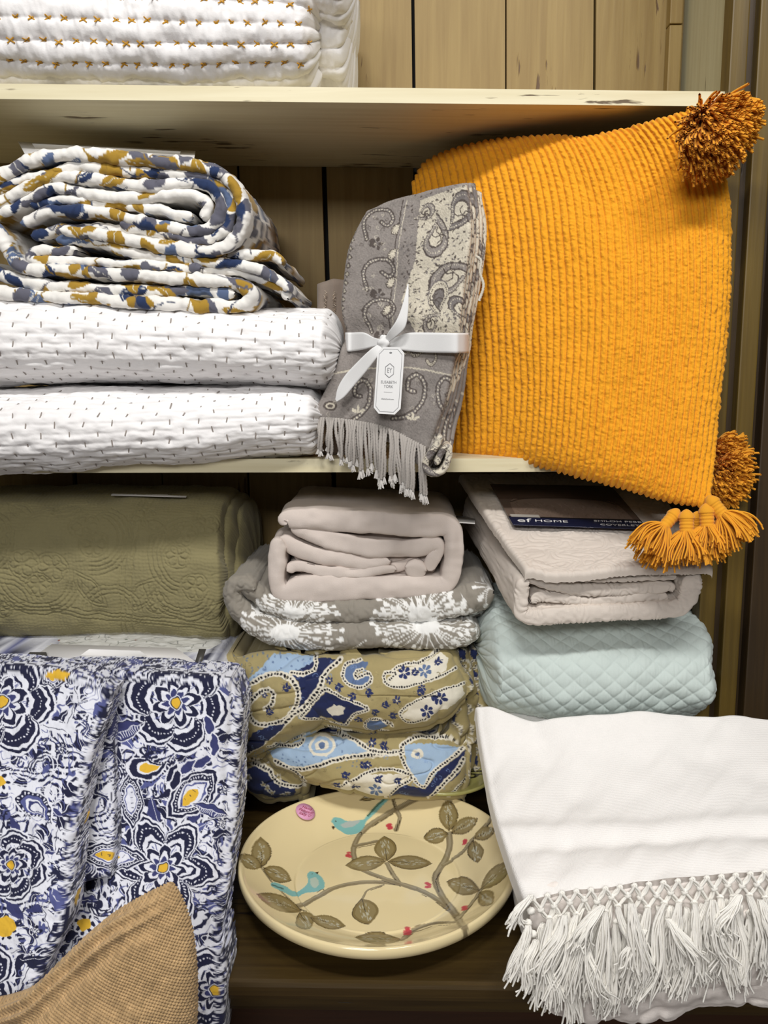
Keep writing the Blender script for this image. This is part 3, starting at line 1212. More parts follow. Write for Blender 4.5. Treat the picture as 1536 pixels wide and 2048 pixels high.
def pais(c, x, y, s, rot, flip, fill, edge, dot, inner=None, dstep=4.2):
    p = paisley_pts(x, y, s, rot, flip)
    c.poly(p, edge)
    c.poly(inset(p, 0.86), fill)
    q = np.vstack([p, p[:1]])
    c.dots(inset(q, 0.74), dstep, 1.15, dot)
    if inner is not None:
        c.poly(inset(p, 0.52), edge)
        c.poly(inset(p, 0.42), inner)
    return p


def scroll(c, pts, w, edge, fill, dot, n=40):
    cc = catmull(pts, n)
    c.stroke(cc, w, edge)
    c.stroke(cc, w * 0.52, fill)
    c.dots(cc, w * 0.62, w * 0.17, dot)


# large cream-edged paisleys over the cream ground
for (x, y, s, rot, fl, fi) in [(925, 430, 52, 1.7, 1, g3), (880, 470, 50, -1.1, -1, g0), (905, 545, 62, -0.75, 1, g0), (870, 600, 44, 1.9, -1, g2), (930, 620, 40, 0.6, 1, g3), (860, 640, 30, -1.2, 1, g0), (960, 520, 40, -1.3, -1, g3), (850, 430, 28, 2.2, 1, g0)]:
    p = paisley_pts(x, y, s, rot, fl)
    c0 = g1 if fi is not g2 else g3
    ct.poly(p, c0)
    ct.poly(inset(p, 0.92), fi)
    q = np.vstack([p, p[:1]])
    ct.dots(inset(q, 0.80), 4.6, 1.3, g2 if fi is not g2 else g1)
    ct.poly(inset(p, 0.58), g1)
    ct.poly(inset(p, 0.50), g2 if fi is not g2 else g3)
    for k in range(5):
        a = rot + k * 1.25
        ct.curve([(x, y), (x + s * 0.2 * math.cos(a), y + s * 0.2 * math.sin(a)), (x + s * 0.34 * math.cos(a + 0.5), y + s * 0.34 * math.sin(a + 0.5))], 2.2, g1, n=7)
# grey border on the left with scrolls, dark diamonds at its edge
ct.poly([(620, 350), (850, 350), (800, 420), (790, 520), (782, 640), (775, 760), (620, 860)], g0)
for k in range(700):
    x, y = r3.uniform(640, 800), r3.uniform(400, 700)
    ct.ell(x, y, 1.2, 1.2, 0, g3, 0.5)
ct.curve([(805, 400), (790, 500), (778, 600), (770, 690)], 2.5, g1)
ct.curve([(812, 400), (797, 500), (785, 600), (778, 690)], 1.6, g2)
for y0 in (440, 540, 620):
    scroll(ct, [(735, y0 + 40), (728, y0 + 5), (745, y0 - 18), (775, y0 - 20), (786, y0 - 2), (775, y0 + 12), (763, y0 + 4)], 9, g1, g3, g2)
    ct.poly(petal_pts(742, y0 + 55, 0, 18, 12, -1.2), g1)
    for a in range(5):
        ct.poly(petal_pts(755, y0 + 48, 2, 13, 7, a * 1.26), g1)
    ct.ell(755, y0 + 48, 3, 3, 0, g3)
for k in range(24):
    y = 430 + k * 17
    x = 712 - k * 2.4
    ct.poly([(x, y - 8), (x + 6, y), (x, y + 8), (x - 6, y)], g1)
    ct.poly([(x, y - 4), (x + 3, y), (x, y + 4), (x - 3, y)], g2 * 0.85)
for k in range(40):
    x, y = r3.uniform(720, 775), r3.uniform(430, 660)
    ct.stroke(spiral_pts(x, y, r3.uniform(3, 6), 1.0, r3.uniform(0, 6), r3.choice([-1, 1]), n=10), 1.3, g1 if r3.random() < 0.6 else g2, 0.7)
for y0 in (455, 505, 560, 615):
    pais(ct, 792 - (y0 - 455) * 0.12, y0, 16, -1.2, 1, g2, g1, g1)
# lower border below the ribbon
ct.poly([(620, 700), (1000, 700), (1000, 980), (620, 980)], g0 * 0.96)
for k in range(700):
    x, y = r3.uniform(630, 990), r3.uniform(705, 900)
    ct.ell(x, y, 1.2, 1.2, 0, g3, 0.55)
ct.curve([(640, 752), (720, 738), (810, 735), (890, 748), (940, 760)], 3, g2 * 0.95)
scroll(ct, [(800, 718), (815, 704), (830, 712), (842, 705), (866, 700), (872, 718), (862, 730), (854, 720)], 7, g1, g2, g1)
for (x0, y0, fx) in [(845, 765, 1), (880, 772, -1), (738, 775, 1)]:
    scroll(ct, [(x0 - fx * 60, y0 + 72), (x0 - fx * 30, y0 + 66), (x0 + fx * -2, y0 + 40), (x0 + fx * 4, y0 + 5), (x0 - fx * 10, y0 - 15), (x0 - fx * 27, y0 - 6), (x0 - fx * 28, y0 + 14), (x0 - fx * 16, y0 + 18)], 11, g1, g3, g2)
ct.ell(662, 812, 14, 10, 0, g1)
ct.ell(662, 812, 9, 6, 0, g2 * 0.9)
ct.ell(662, 812, 5, 3.5, 0, g1)
for k in range(46):
    x, y = r3.uniform(650, 880), r3.uniform(755, 850)
    ct.stroke(spiral_pts(x, y, r3.uniform(3, 6), 1.0, r3.uniform(0, 6), r3.choice([-1, 1]), n=10), 1.2, g1 if r3.random() < 0.7 else g2, 0.5)
for cx_, cy_ in ((825, 840), (718, 826)):
    for a in (-2.6, -1.57, -0.5):
        ct.poly(petal_pts(cx_, cy_, 0, 15, 7, a), g2)

# front sheet of the fold
tb = [(737, 424, 0.03), (790, 404, 0.01), (860, 388, -0.02), (925, 374, -0.05)]
bb = [(636, 832, 0.00), (690, 836, -0.02), (770, 852, -0.05), (852, 892, -0.075)]
lb_ = [(737, 424, 0.03), (706, 500, 0.025), (694, 600, 0.02), (692, 668, 0.012), (676, 740, 0.005), (650, 800, 0.0), (636, 832, 0.0)]
rb_ = [(925, 374, -0.05), (936, 460, -0.055), (922, 570, -0.062), (908, 680, -0.07), (893, 770, -0.075), (870, 840, -0.078), (852, 892, -0.075)]
nu, nv = 190, 330
G = coons(tb, bb, lb_, rb_, nu, nv)
Pf = W(G[..., 0], G[..., 1], G[..., 2])
u = np.linspace(0, 1, nu)[:, None]
v = np.linspace(0, 1, nv)[None, :]
wv = (fbm(u * 3 + 0 * v, v * 5 + 0 * u, 6, 2) - 0.5) * 0.010 - 0.010 * np.exp(-((v - 0.585) / 0.05) ** 2) * np.ones_like(u)
nrm = normals(Pf)
Pf = Pf + nrm * wv[..., None]
Ps, n0 = shell(Pf, 0.006, 0.018, sides='lrtb')


CX, CY = padXY(G, n0, Ps, m_per_px(-0.03))
colr = lin(255 * ct.sample(CX, CY, warp=1.2, wscale=0.3)) * (0.9 + 0.25 * (vn(CX * 0.55, CY * 0.55, 12) - 0.5) + 0.2 * (vn(CX * 0.05, CY * 0.05, 15) - 0.5))[..., None]
fine = (vn(CX * 1.1, CY * 1.1, 3) - 0.5) * 0.0009
surf('front_fold', Ps, M_throw, throw, fine, colr)
# layers behind, seen along the right edge
for k in range(1, 6):
    dx = 8.5 * k
    nu2, nv2 = 60, 220
    tb2 = [(742 + 3 * k, 424, 0.035 + 0.008 * k), (860 + 5 * k, 386, -0.01 + 0.008 * k), (925 + dx * 0.8, 374 + (3 * k if k > 3 else -2), -0.045 + 0.010 * k)]
    rb2 = [(925 + dx * 0.8, 374 + (3 * k if k > 3 else -2), -0.045 + 0.010 * k), (936 + dx * 0.72, 460, -0.048 + 0.010 * k), (924 + dx * 0.75, 570, -0.056 + 0.010 * k), (908 + dx * 0.65, 680, -0.064 + 0.010 * k),
           (893 + dx * 0.75, 770, -0.07 + 0.010 * k), (868 + dx * 0.95, 840, -0.076 + 0.010 * k), (850 + dx * 1.1, 905, -0.085 + 0.008 * k), (842 + dx * 1.0, 936 - k * 3, -0.088 + 0.008 * k)]
    lb2 = [(742 + 3 * k, 424, 0.035 + 0.008 * k), (715, 520, 0.03 + 0.008 * k), (705, 668, 0.02 + 0.008 * k), (672, 800, 0.012 + 0.008 * k), (665, 846, 0.01 + 0.008 * k)]
    bb2 = [(665, 846, 0.01 + 0.008 * k), (760, 868, -0.03 + 0.008 * k), (842 + dx * 1.0, 936 - k * 3, -0.088 + 0.008 * k)]
    Gk = coons(tb2, bb2, lb2, rb2, nu2, nv2)
    Pk = W(Gk[..., 0], Gk[..., 1], Gk[..., 2])
    uu = np.linspace(0, 1, nu2)[:, None]
    vv = np.linspace(0, 1, nv2)[None, :]
    Pk = Pk + normals(Pk) * ((fbm(uu * 4 + 0 * vv, vv * 9 + 0 * uu, 30 + k, 2) - 0.5) * 0.008 - 0.006 * np.exp(-((vv - 0.56) / 0.05) ** 2))[..., None]
    Pk, n0k = shell(Pk, 0.0045, 0.012, sides='lrtb', k=6)
    CXk, CYk = padXY(Gk, n0k, Pk, m_per_px(-0.03))
    CXk = CXk - 40 + 9 * k
    CYk = CYk + 23 * k - 30
    colk = lin(255 * ct.sample(np.clip(CXk, 780, 990), CYk * 0.8 + 60, warp=2, wscale=0.2))
    surf('folded_layer', Pk, M_throw, throw, (vn(CXk * 0.9, CYk * 0.9, 3) - 0.5) * 0.001, colk)
# rolled hem at the foot
P, S, Wd, CXr, CYr = sweep([(884, 872), (868, 900), (852, 925), (858, 945), (880, 946), (895, 925), (898, 895), (884, 905), (872, 930)], 13, -0.10, 0.06, res=1.6)
surf('rolled_corner', P, M_throw, throw, (fbm(S * 0.2, Wd * 0.2, 3, 2) - 0.5) * 0.002, lin(255 * ct.sample(830 + (S % 140), 600 + Wd, warp=2)))
# one stray twisted cord at the right edge
stray = catmull([(952, 512), (962, 522), (960, 545), (967, 572), (958, 602)], 40)
V, Q = tube_mesh([W(stray[:, 0], stray[:, 1], -0.045)], 0.0019, 8, twist=900)
M_cord = fabric('grey_cord', (172, 166, 160), 0.85, 900, 0.3, 0.1)
M_cordl = fabric('pale_cord', (206, 200, 186), 0.85, 900, 0.3, 0.1)
M_tuft = fabric('pale_tuft', (206, 202, 198), 0.85, 900, 0.3, 0.1)
make_mesh('loose_cord', V, Q, M_cordl, throw)
# fringe: twisted cords with open tufts
rf = random.Random(5)
edge = catmull(bb, 200)
NC = 46
variants = []
for vI in range(7):
    L = rf.uniform(0.052, 0.068)
    t = np.linspace(0, 1, 30)
    b1, b2 = rf.uniform(-0.006, 0.006), rf.uniform(-0.003, 0.003)
    p = np.stack([b1 * t ** 1.5 + b2 * np.sin(t * 5), -0.006 * np.sin(t * 3.1) - 0.004 * t, -L * t], 1)
    V, Q = tube_mesh([p], 0.00215, 8, twist=820)
    me = bpy.data.meshes.new('fringe_cord')
    me.from_pydata([tuple(q) for q in V], [], [tuple(int(i) for i in q) for q in Q])
    me.materials.append(M_cord)
    for pl in me.polygons:
        pl.use_smooth = True
    e = p[-1]
    pts = []
    for s_ in range(12):
        a = rf.uniform(0, 6.28)
        rr_ = rf.uniform(0.2, 1) * 0.0035
        tt = np.linspace(0, 1, 4)[:, None]
        pts.append(e + tt * np.array([math.cos(a) * rr_, math.sin(a) * rr_ * 0.7, -rf.uniform(0.009, 0.014)]))
    V2, Q2 = tube_mesh(pts, 0.0008, 4)
    me2 = bpy.data.meshes.new('cord_tuft')
    me2.from_pydata([tuple(q - e) for q in V2], [], [tuple(int(i) for i in q) for q in Q2])
    me2.materials.append(M_tuft)
    variants.append((me, me2, e))
for k in range(NC):
    f = (k + 0.5) / NC
    i = int(f * 199)
    pos = W(edge[i, 0], edge[i, 1] + 2, edge[i, 2] - 0.006 + rf.uniform(-0.002, 0.002))
    me, me2, e = variants[rf.randrange(7)]
    o = link('fringe_cord', me, pos, throw)
    sc = (0.62 + 0.38 * min(1, f * 2.2)) * rf.uniform(0.93, 1.05)
    o.scale = (1, 1, sc)
    c = link('cord_tuft', me2, pos + e, o)
    c.location = tuple(e)
# ribbon round the throw
M_rib = fabric('white_ribbon', (226, 226, 226), 0.6, 1400, 0.15, 0.02, 0.1)


def ribbon(name, center, w, parent, mat, Yoff, n=60, m=9, thick=0.0007, twist=None):
    """center: (px,py,Y,halfwidth px, dirx, diry) control points"""
    c = catmull(center, n)
    a = np.linspace(-1, 1, m)
    PX = c[:, 0][:, None] + c[:, 4][:, None] * c[:, 3][:, None] * a[None]
    PY = c[:, 1][:, None] + c[:, 5][:, None] * c[:, 3][:, None] * a[None]
    Y = c[:, 2][:, None] + 0 * a[None]
    if c.shape[1] > 6:
        Y = Y + c[:, 6][:, None] * (a[None] ** 2)
    P = W(PX, PY, Y)
    # thin closed strip
    P2 = P + np.array([0, thick, 0])
    ring = np.concatenate([P, P2[:, ::-1]], 1)
    o, _ = surf(name, ring, mat, parent, cv=True)
    return o


rb = ribbon('ribbon', [(690, 684, 0.05, 19, 0, 1), (694, 684, 0.006, 19, 0, 1), (704, 684, 0.0, 19, 0, 1), (728, 682, -0.022, 17, 0, 1), (748, 684, -0.034, 9, 0, 1), (764, 685, -0.042, 6, 0, 1)], 1, throw, M_rib, 0)
ribbon('ribbon_band', [(770, 686, -0.040, 6, 0, 1), (790, 686, -0.046, 11, 0, 1), (815, 684, -0.050, 18, 0, 1), (850, 685, -0.062, 20, 0, 1), (905, 686, -0.083, 20, 0, 1), (922, 686, -0.076, 20, 0, 1), (934, 686, -0.055, 20, 0, 1), (938, 686, -0.01, 20, 0, 1)], 1, rb, M_rib, 0)
ribbon('ribbon_tail', [(764, 690, -0.050, 5, 0.75, 0.66), (748, 706, -0.055, 10, 0.72, 0.69), (722, 735, -0.05, 13, 0.72, 0.69), (700, 760, -0.046, 13.5, 0.8, 0.6), (682, 785, -0.044, 11, 0.6, 0.8), (672, 801, -0.042, 3, 0.5, 0.86)], 1, rb, M_rib, 0)
ribbon('ribbon_tail', [(772, 682, -0.050, 5, 0.7, 0.7), (785, 668, -0.06, 9, 0.8, 0.6), (800, 650, -0.066, 11, 0.9, 0.43), (808, 625, -0.066, 8, 0.97, 0.2), (813, 595, -0.064, 4, 1, 0.1), (816, 568, -0.060, 1, 1, 0)], 1, rb, M_rib, 0)
kn = []
for th in np.linspace(0, math.pi, 14):
    row = []
    for ph in np.linspace(0, 2 * math.pi, 20, endpoint=False):
        r = 1 + 0.12 * math.sin(2.5 * ph + 3 * th) + 0.08 * math.sin(5 * th)
        row.append([0.0078 * r * math.sin(th) * math.cos(ph), 0.006 * r * math.sin(th) * math.sin(ph), 0.0085 * r * math.cos(th)])
    kn.append(row)
kn = np.array(kn) + W(767, 685, -0.049)
surf('ribbon_knot', kn, M_rib, rb, cv=True)
# swing tag
M_tag = plain('tag_card', (240, 240, 240), 0.55)
M_ink = plain('tag_ink', (138, 138, 140), 0.6)
tagr = thing('swing_tag', 'white octagonal swing tag with hexagon monogram hanging from the ribbon', 'tag', W(778, 760, -0.06))
TLc, TRc, BLc, BRc = W(762, 694, -0.066), W(816, 695, -0.082), W(741, 826, -0.068), W(793, 829, -0.086)
TO = (TLc + TRc + BLc + BRc) / 4
tx = (TRc - TLc) / np.linalg.norm(TRc - TLc)
tyv = (TLc - BLc)
Ht = np.linalg.norm(tyv)
tyv = tyv / Ht
MT = frame_matrix(TO, tx, tyv)
hw, hh = np.linalg.norm(TRc - TLc) / 2, Ht / 2


def octo(hw, hh, c):
    return [(-hw, -hh + c), (-hw + c, -hh), (hw - c, -hh), (hw, -hh + c), (hw, hh - c), (hw - c, hh), (-hw + c, hh), (-hw, hh - c)]


def flat_ring(name, outer, inner, mat, parent, M, z):
    n = len(outer)
    V = [M @ Vector((x, y, z)) for x, y in outer] + [M @ Vector((x, y, z)) for x, y in inner]
    V += [M @ Vector((x, y, z + 0.0001)) for x, y in outer] + [M @ Vector((x, y, z + 0.0001)) for x, y in inner]
    q = []
    for i in range(n):
        j = (i + 1) % n
        q.append((2 * n + i, 2 * n + j, 3 * n + j, 3 * n + i))
        q.append((i, j, 2 * n + j, 2 * n + i))
        q.append((n + i, 3 * n + i, 3 * n + j, n + j))
    return make_mesh(name, np.array([list(v_) for v_ in V]), q, mat, parent, smooth=False)


oc = octo(hw, hh, 0.0075)
bm = bmesh.new()
f1 = bm.faces.new([bm.verts.new(MT @ Vector((x, y, 0))) for x, y in oc])
ex_ = bmesh.ops.extrude_face_region(bm, geom=[f1])
nz_ = MT.to_3x3() @ Vector((0, 0, 1))
for v_ in ex_['geom']:
    if isinstance(v_, bmesh.types.BMVert):
        v_.co -= nz_ * 0.0007
card_o = bm_obj('tag_card', bm, M_tag, tagr)
flat_ring('tag_border', octo(hw - 0.0026, hh - 0.0026, 0.0066), octo(hw - 0.0031, hh - 0.0031, 0.0064), M_ink, card_o, MT, 0.0001)
hexo = [(0.0062 * 1.35 * math.sin(k * math.pi / 3) * 0.86, 0.0095 * math.cos(k * math.pi / 3)) for k in range(6)]
hexi = [(x * 0.88, y * 0.88) for x, y in hexo]
hexc = [(x, y + hh * 0.30) for x, y in hexo]
hexd = [(x, y + hh * 0.30) for x, y in hexi]
flat_ring('tag_hexagon', hexc, hexd, M_ink, card_o, MT, 0.0001)
for body, sz, y, sxx in (('EY', 0.0088, hh * 0.30, 0.72), ('ELISABETH', 0.0052, -hh * 0.05, 0.9), ('YORK', 0.0052, -hh * 0.18, 0.95), ('elisabethyork.com', 0.0024, -hh * 0.55, 1.0)):
    text_obj('tag_print', body, sz, MT @ Matrix.Translation((0, y, 0.0002)), M_ink, card_o, sx=sxx)
flat_ring('tag_rule', [(-0.006, -hh * 0.34), (0.006, -hh * 0.34), (0.006, -hh * 0.34 - 0.0003), (-0.006, -hh * 0.34 - 0.0003)], [(0, -hh * 0.34), (0, -hh * 0.34), (0, -hh * 0.34 - 0.0002), (0, -hh * 0.34 - 0.0002)], M_ink, card_o, MT, 0.0001)
flat_ring('tag_hole', [(0.002 * math.cos(a), hh * 0.83 + 0.0012 * math.sin(a)) for a in np.linspace(0, 6.28, 10, endpoint=False)], [(0.0003 * math.cos(a), hh * 0.83 + 0.0003 * math.sin(a)) for a in np.linspace(0, 6.28, 10, endpoint=False)], M_ink, card_o, MT, 0.0001)

# taupe scarf folded behind the throw
M_taupe = fabric('taupe_weave', (128, 116, 106), 0.9, 900, 0.3, 0.08)
M_seq = plain('silver_trim', (190, 176, 160), 0.35, 0.4)
sc_ = thing('folded_scarf', 'taupe scarf with beaded trim, partly hidden between white quilts and paisley throw', 'scarf', W(680, 900, 0.12))
G = coons([(646, 576, 0.10), (670, 570, 0.10), (720, 574, 0.10)], [(640, 896, 0.06), (690, 898, 0.06), (720, 900, 0.06)], [(646, 576, 0.10), (648, 700, 0.08), (640, 896, 0.06)], [(720, 574, 0.10), (724, 700, 0.085), (720, 900, 0.06)], 30, 90)
P = W(G[..., 0], G[..., 1], G[..., 2])
uu, vv = np.linspace(0, 1, 30)[:, None], np.linspace(0, 1, 90)[None, :]
P = P + normals(P) * ((fbm(uu * 4 + 0 * vv, vv * 2 + 0 * uu, 3, 2) - 0.5) * 0.014)[..., None]
P, _ = shell(P, 0.01, 0.05)
surf('scarf_cloth', P, M_taupe, sc_)
for px in (651, 668):
    paths = []
    for k in range(60):
        y = 582 + k * 2.2
        c0 = W(px + rf.uniform(-2.5, 2.5), y, 0.09)
        d_ = np.array([rf.uniform(-1, 1), -0.4, rf.uniform(-1, 1)]) * 0.0018
        paths.append(np.array([c0 - d_, c0, c0 + d_]))
    V, Q = tube_mesh(paths, 0.0006, 4)
    make_mesh('beaded_trim', V, Q, M_seq, sc_)

# ================================================================== LOWER BAY: sage green embossed quilt
M_green = fabric('sage_cotton', (142, 134, 98), 0.9, 700, 0.2, 0.05, 0.15)
gq = thing('folded_quilt', 'sage green embossed floral quilt folded on the left of the lower bay', 'quilt', W(200, 1285, 0.1))
gc = Canvas(-170, -40, 560, 460, 1.6, (0.0,))
rg = random.Random(21)


def em_flower(x, y, r, n=6):
    for k in range(n):
        p = petal_pts(x, y, r * 0.2, r, r * 0.75, k * 2 * math.pi / n)
        gc.stroke(np.vstack([p, p[:1]]), 2.0, (1.0,))
    gc.ell(x, y, r * 0.22, r * 0.22, 0, (0.8,))
    a = np.linspace(0, 6.3, 30)
    gc.stroke(np.stack([x + r * 1.18 * np.cos(a), y + r * 1.18 * np.sin(a)], 1), 1.8, (0.9,))


def em_arc(x, y, r, a0, a1, n=3, gap=9):
    for k in range(n):
        a = np.linspace(a0, a1, 24)
        rr_ = r + k * gap
        gc.stroke(np.stack([x + rr_ * np.cos(a), y + rr_ * np.sin(a)], 1), 2.2, (1.0,))


# coordinates: x as px, y = px down the front from the top ridge
YO = 985 - 100     # rough: T ~ py - YO on the front
for (x, y, r) in [(75, 1140, 26), (128, 1148, 27), (100, 1185, 22), (190, 1060, 25), (210, 1100, 24), (405, 1180, 24), (382, 1070, 24), (372, 1118, 22), (425, 1050, 22), (30, 1080, 24), (300, 1040, 22), (480, 1120, 20), (20, 1230, 24), (-60, 1100, 26), (330, 1220, 20)]:
    em_flower(x, y - YO, r)
em_arc(100, 1165 - YO, 62, 0.2, 3.0, 4)
em_arc(205, 1085 - YO, 52, -1.2, 1.6, 4)
em_arc(400, 1120 - YO, 60, 2.0, 4.6, 4)
em_arc(30, 1230 - YO, 50, -2.6, -0.2, 4)
em_arc(380, 1180 - YO, 48, 0.4, 3.2, 4)
em_arc(240, 1240 - YO, 40, 3.2, 6.2, 3)
em_arc(-20, 1090 - YO, 50, -1.0, 2.2, 4)
for (x, y, L_, a) in [(200, 1195, 76, 0.95), (305, 1200, 80, -0.85), (330, 1060, 60, 0.5), (150, 1020, 60, -0.5), (440, 1230, 60, -0.8), (60, 1020, 60, 0.6)]:
    p = leaf_pts(x, y - YO, L_, L_ * 0.42, a)
    gc.stroke(np.vstack([p, p[:1]]), 2.4, (1.0,))
    q = inset(p, 1.3)
    gc.stroke(np.vstack([q, q[:1]]), 2.0, (0.8,))
    gc.stroke([p[0], p[9]], 1.6, (0.7,))
for dx in (0, 9, 22):
    gc.curve([(290 + dx, 985 - YO), (272 + dx, 1080 - YO), (258 + dx, 1180 - YO), (252 + dx, 1290 - YO), (250 + dx, 1400 - YO)], 2.4, (1.0,))
for k in range(3):
    gc.curve([(-170, 1216 + 9 * k - YO), (100, 1226 + 9 * k - YO), (240, 1248 + 9 * k - YO), (480, 1262 + 9 * k - YO)], 2.2, (0.9,))
for k in range(60):
    x, y = rg.uniform(-160, 540), rg.uniform(-20, 440)
    gc.curve([(x, y), (x + rg.uniform(-16, 16), y + 8), (x + rg.uniform(-20, 20), y + 20)], 1.6, (0.6,), n=8)


def em(S, T, depth, seed=0):
    g = gc.sample(S, T, warp=2.5, wscale=0.06)[..., 0]
    pebble = np.abs(np.sin(S * 0.42 + 2.5 * vn(S * 0.1, T * 0.1, 3))) * np.abs(np.sin(T * 0.42 + 2.5 * vn(S * 0.1, T * 0.1, 8)))
    return -depth * g + depth * 0.45 * pebble + (fbm(S * 0.02, T * 0.02, 5 + seed, 2) - 0.5) * 0.010


P, S, T = bundle([(-140, 990, 1278, 0.07, 0.335), (0, 985, 1280, 0.07, 0.335), (200, 984, 1282, 0.07, 0.335), (350, 986, 1288, 0.07, 0.335), (440, 990, 1296, 0.07, 0.335), (462, 994, 1298, 0.075, 0.335)], res=1.8, rl=0.02, rr=0.012, n=2.9, tshift=0.3, bshift=0.25, rpow=2.5)
surf('outer_fold', P, M_green, gq, em(S, T, 0.0022), cv=True)
P, S, T = bundle([(300, 998, 1290, 0.095, 0.34), (440, 996, 1288, 0.095, 0.34), (484, 1000, 1284, 0.10, 0.34)], res=2.2, rl=0.02, rr=0.014, n=2.8, tshift=0.3, bshift=0.25)
surf('inner_fold', P, M_green, gq, em(S + 40, T, 0.0018, 2), cv=True)
P, S, T = bundle([(300, 1006, 1280, 0.125, 0.345), (460, 1004, 1272, 0.125, 0.345), (506, 1012, 1262, 0.125, 0.345)], res=2.2, rl=0.02, rr=0.016, n=2.6, tshift=0.3, bshift=0.25)
surf('inner_fold', P, M_green, gq, em(S + 90, T, 0.0018, 4), cv=True)
lab(card('paper_insert', [(222, 990, 0.12), (372, 994, 0.12), (378, 984, 0.22), (228, 980, 0.22)], M_paper), 'thin white card edge lying on top of the sage green quilt', 'card')

# ================================================================== plastic-wrapped print set beneath the green quilt
M_pack = fabric('scribble_print', None, 0.35, 600, 0.1, 0.04, 0.0)
pk = thing('packaged_linen', 'plastic wrapped pale print linen set squeezed under the sage green quilt', 'linen', W(240, 1400, 0.05))
pc = Canvas(-100, -60, 560, 300, 1.8, (0.82, 0.82, 0.80))
rp = random.Random(8)
for k in range(420):
    x, y = rp.uniform(-100, 560), rp.uniform(-60, 300)
    a = rp.uniform(-0.3, 0.3) if rp.random() < 0.7 else rp.uniform(1, 2)
    L_ = rp.uniform(5, 18)
    pc.curve([(x, y), (x + L_ * math.cos(a), y + L_ * math.sin(a) + rp.uniform(-3, 3)), (x + 2 * L_ * math.cos(a), y + 2 * L_ * math.sin(a))], 1.4, rp.choice([(0.35, 0.36, 0.36), (0.5, 0.5, 0.48), (0.42, 0.44, 0.4)]), n=8)
for k in range(46):
    x, y = rp.uniform(-60, 500), rp.uniform(-40, 280)
    pc.poly(leaf_pts(x, y, rp.uniform(6, 11), 6, rp.uniform(0, 6)), rp.choice([(0.55, 0.28, 0.22), (0.5, 0.38, 0.32), (0.35, 0.42, 0.36)]))
P, S, T = bundle([(-100, 1300, 1420, -0.02, 0.26), (20, 1294, 1420, -0.035, 0.26), (120, 1284, 1420, -0.045, 0.26), (300, 1284, 1420, -0.045, 0.26), (440, 1292, 1420, -0.04, 0.26)], res=2.0, rl=0.03, rr=0.022, n=2.4, tshift=0.35)
surf('wrapped_cloth', P, M_pack, pk, (fbm(S * 0.02, T * 0.03, 5, 3) - 0.5) * 0.010, lin(255 * pc.sample(S, T * 0.8, warp=2)), cv=True)
M_film = bpy.data.materials.new('clear_film')
M_film.use_nodes = True
_b = M_film.node_tree.nodes['Principled BSDF']
_b.inputs['Base Color'].default_value = (0.95, 0.95, 0.95, 1)
_b.inputs['Alpha'].default_value = 0.14
_b.inputs['Roughness'].default_value = 0.12
_nz = M_film.node_tree.nodes.new('ShaderNodeTexNoise')
_nz.inputs['Scale'].default_value = 45
_bp = M_film.node_tree.nodes.new('ShaderNodeBump')
_bp.inputs['Distance'].default_value = 0.003
M_film.node_tree.links.new(_nz.outputs[0], _bp.inputs['Height'])
M_film.node_tree.links.new(_bp.outputs[0], _b.inputs['Normal'])
P, S, T = bundle([(-104, 1296, 1424, -0.026, 0.27), (20, 1290, 1424, -0.041, 0.27), (120, 1280, 1424, -0.051, 0.27), (300, 1280, 1424, -0.051, 0.27), (448, 1288, 1424, -0.046, 0.27)], res=4.0, rl=0.03, rr=0.022, n=2.4, tshift=0.35)
surf('plastic_film', P, M_film, pk, (fbm(S * 0.02, T * 0.03, 5, 3) - 0.5) * 0.010 + (fbm(S * 0.09, T * 0.09, 6, 3) - 0.5) * 0.003 + 0.001, cv=True)
# printed insert: grey corners and white border
M_insd = plain('insert_dark', (70, 68, 64), 0.4)
ins = card('insert_card', [(60, 1318, -0.064), (392, 1324, -0.064), (352, 1296, -0.036), (104, 1288, -0.036)], M_paper)
ins.parent = pk
ins.location = tuple(WO[ins.name] - WO[pk.name])
for cs in ([(32, 1330, -0.066), (100, 1330, -0.066), (92, 1304, -0.058), (60, 1304, -0.058)], [(388, 1330, -0.068), (402, 1330, -0.068), (412, 1298, -0.05), (398, 1298, -0.05)]):
    c2 = card('insert_panel', cs, M_insd)
    c2.parent = pk
    c2.location = tuple(WO[c2.name] - WO[pk.name])

# ================================================================== taupe sheet set, folded bundle seen end-on
M_blush = fabric('blush_cotton', (212, 200, 192), 0.88, 800, 0.25, 0.03, 0.1)
ts = thing('folded_sheet_set', 'plain beige cotton sheet set folded into a boxy bundle on the grey quilt', 'sheet set', W(730, 1205, 0.1))


def c8(pts):
    return [(430 + p[0] * 0.3776, 980 + p[1] * 0.3776, (p[2] * 0.3776)) for p in pts]


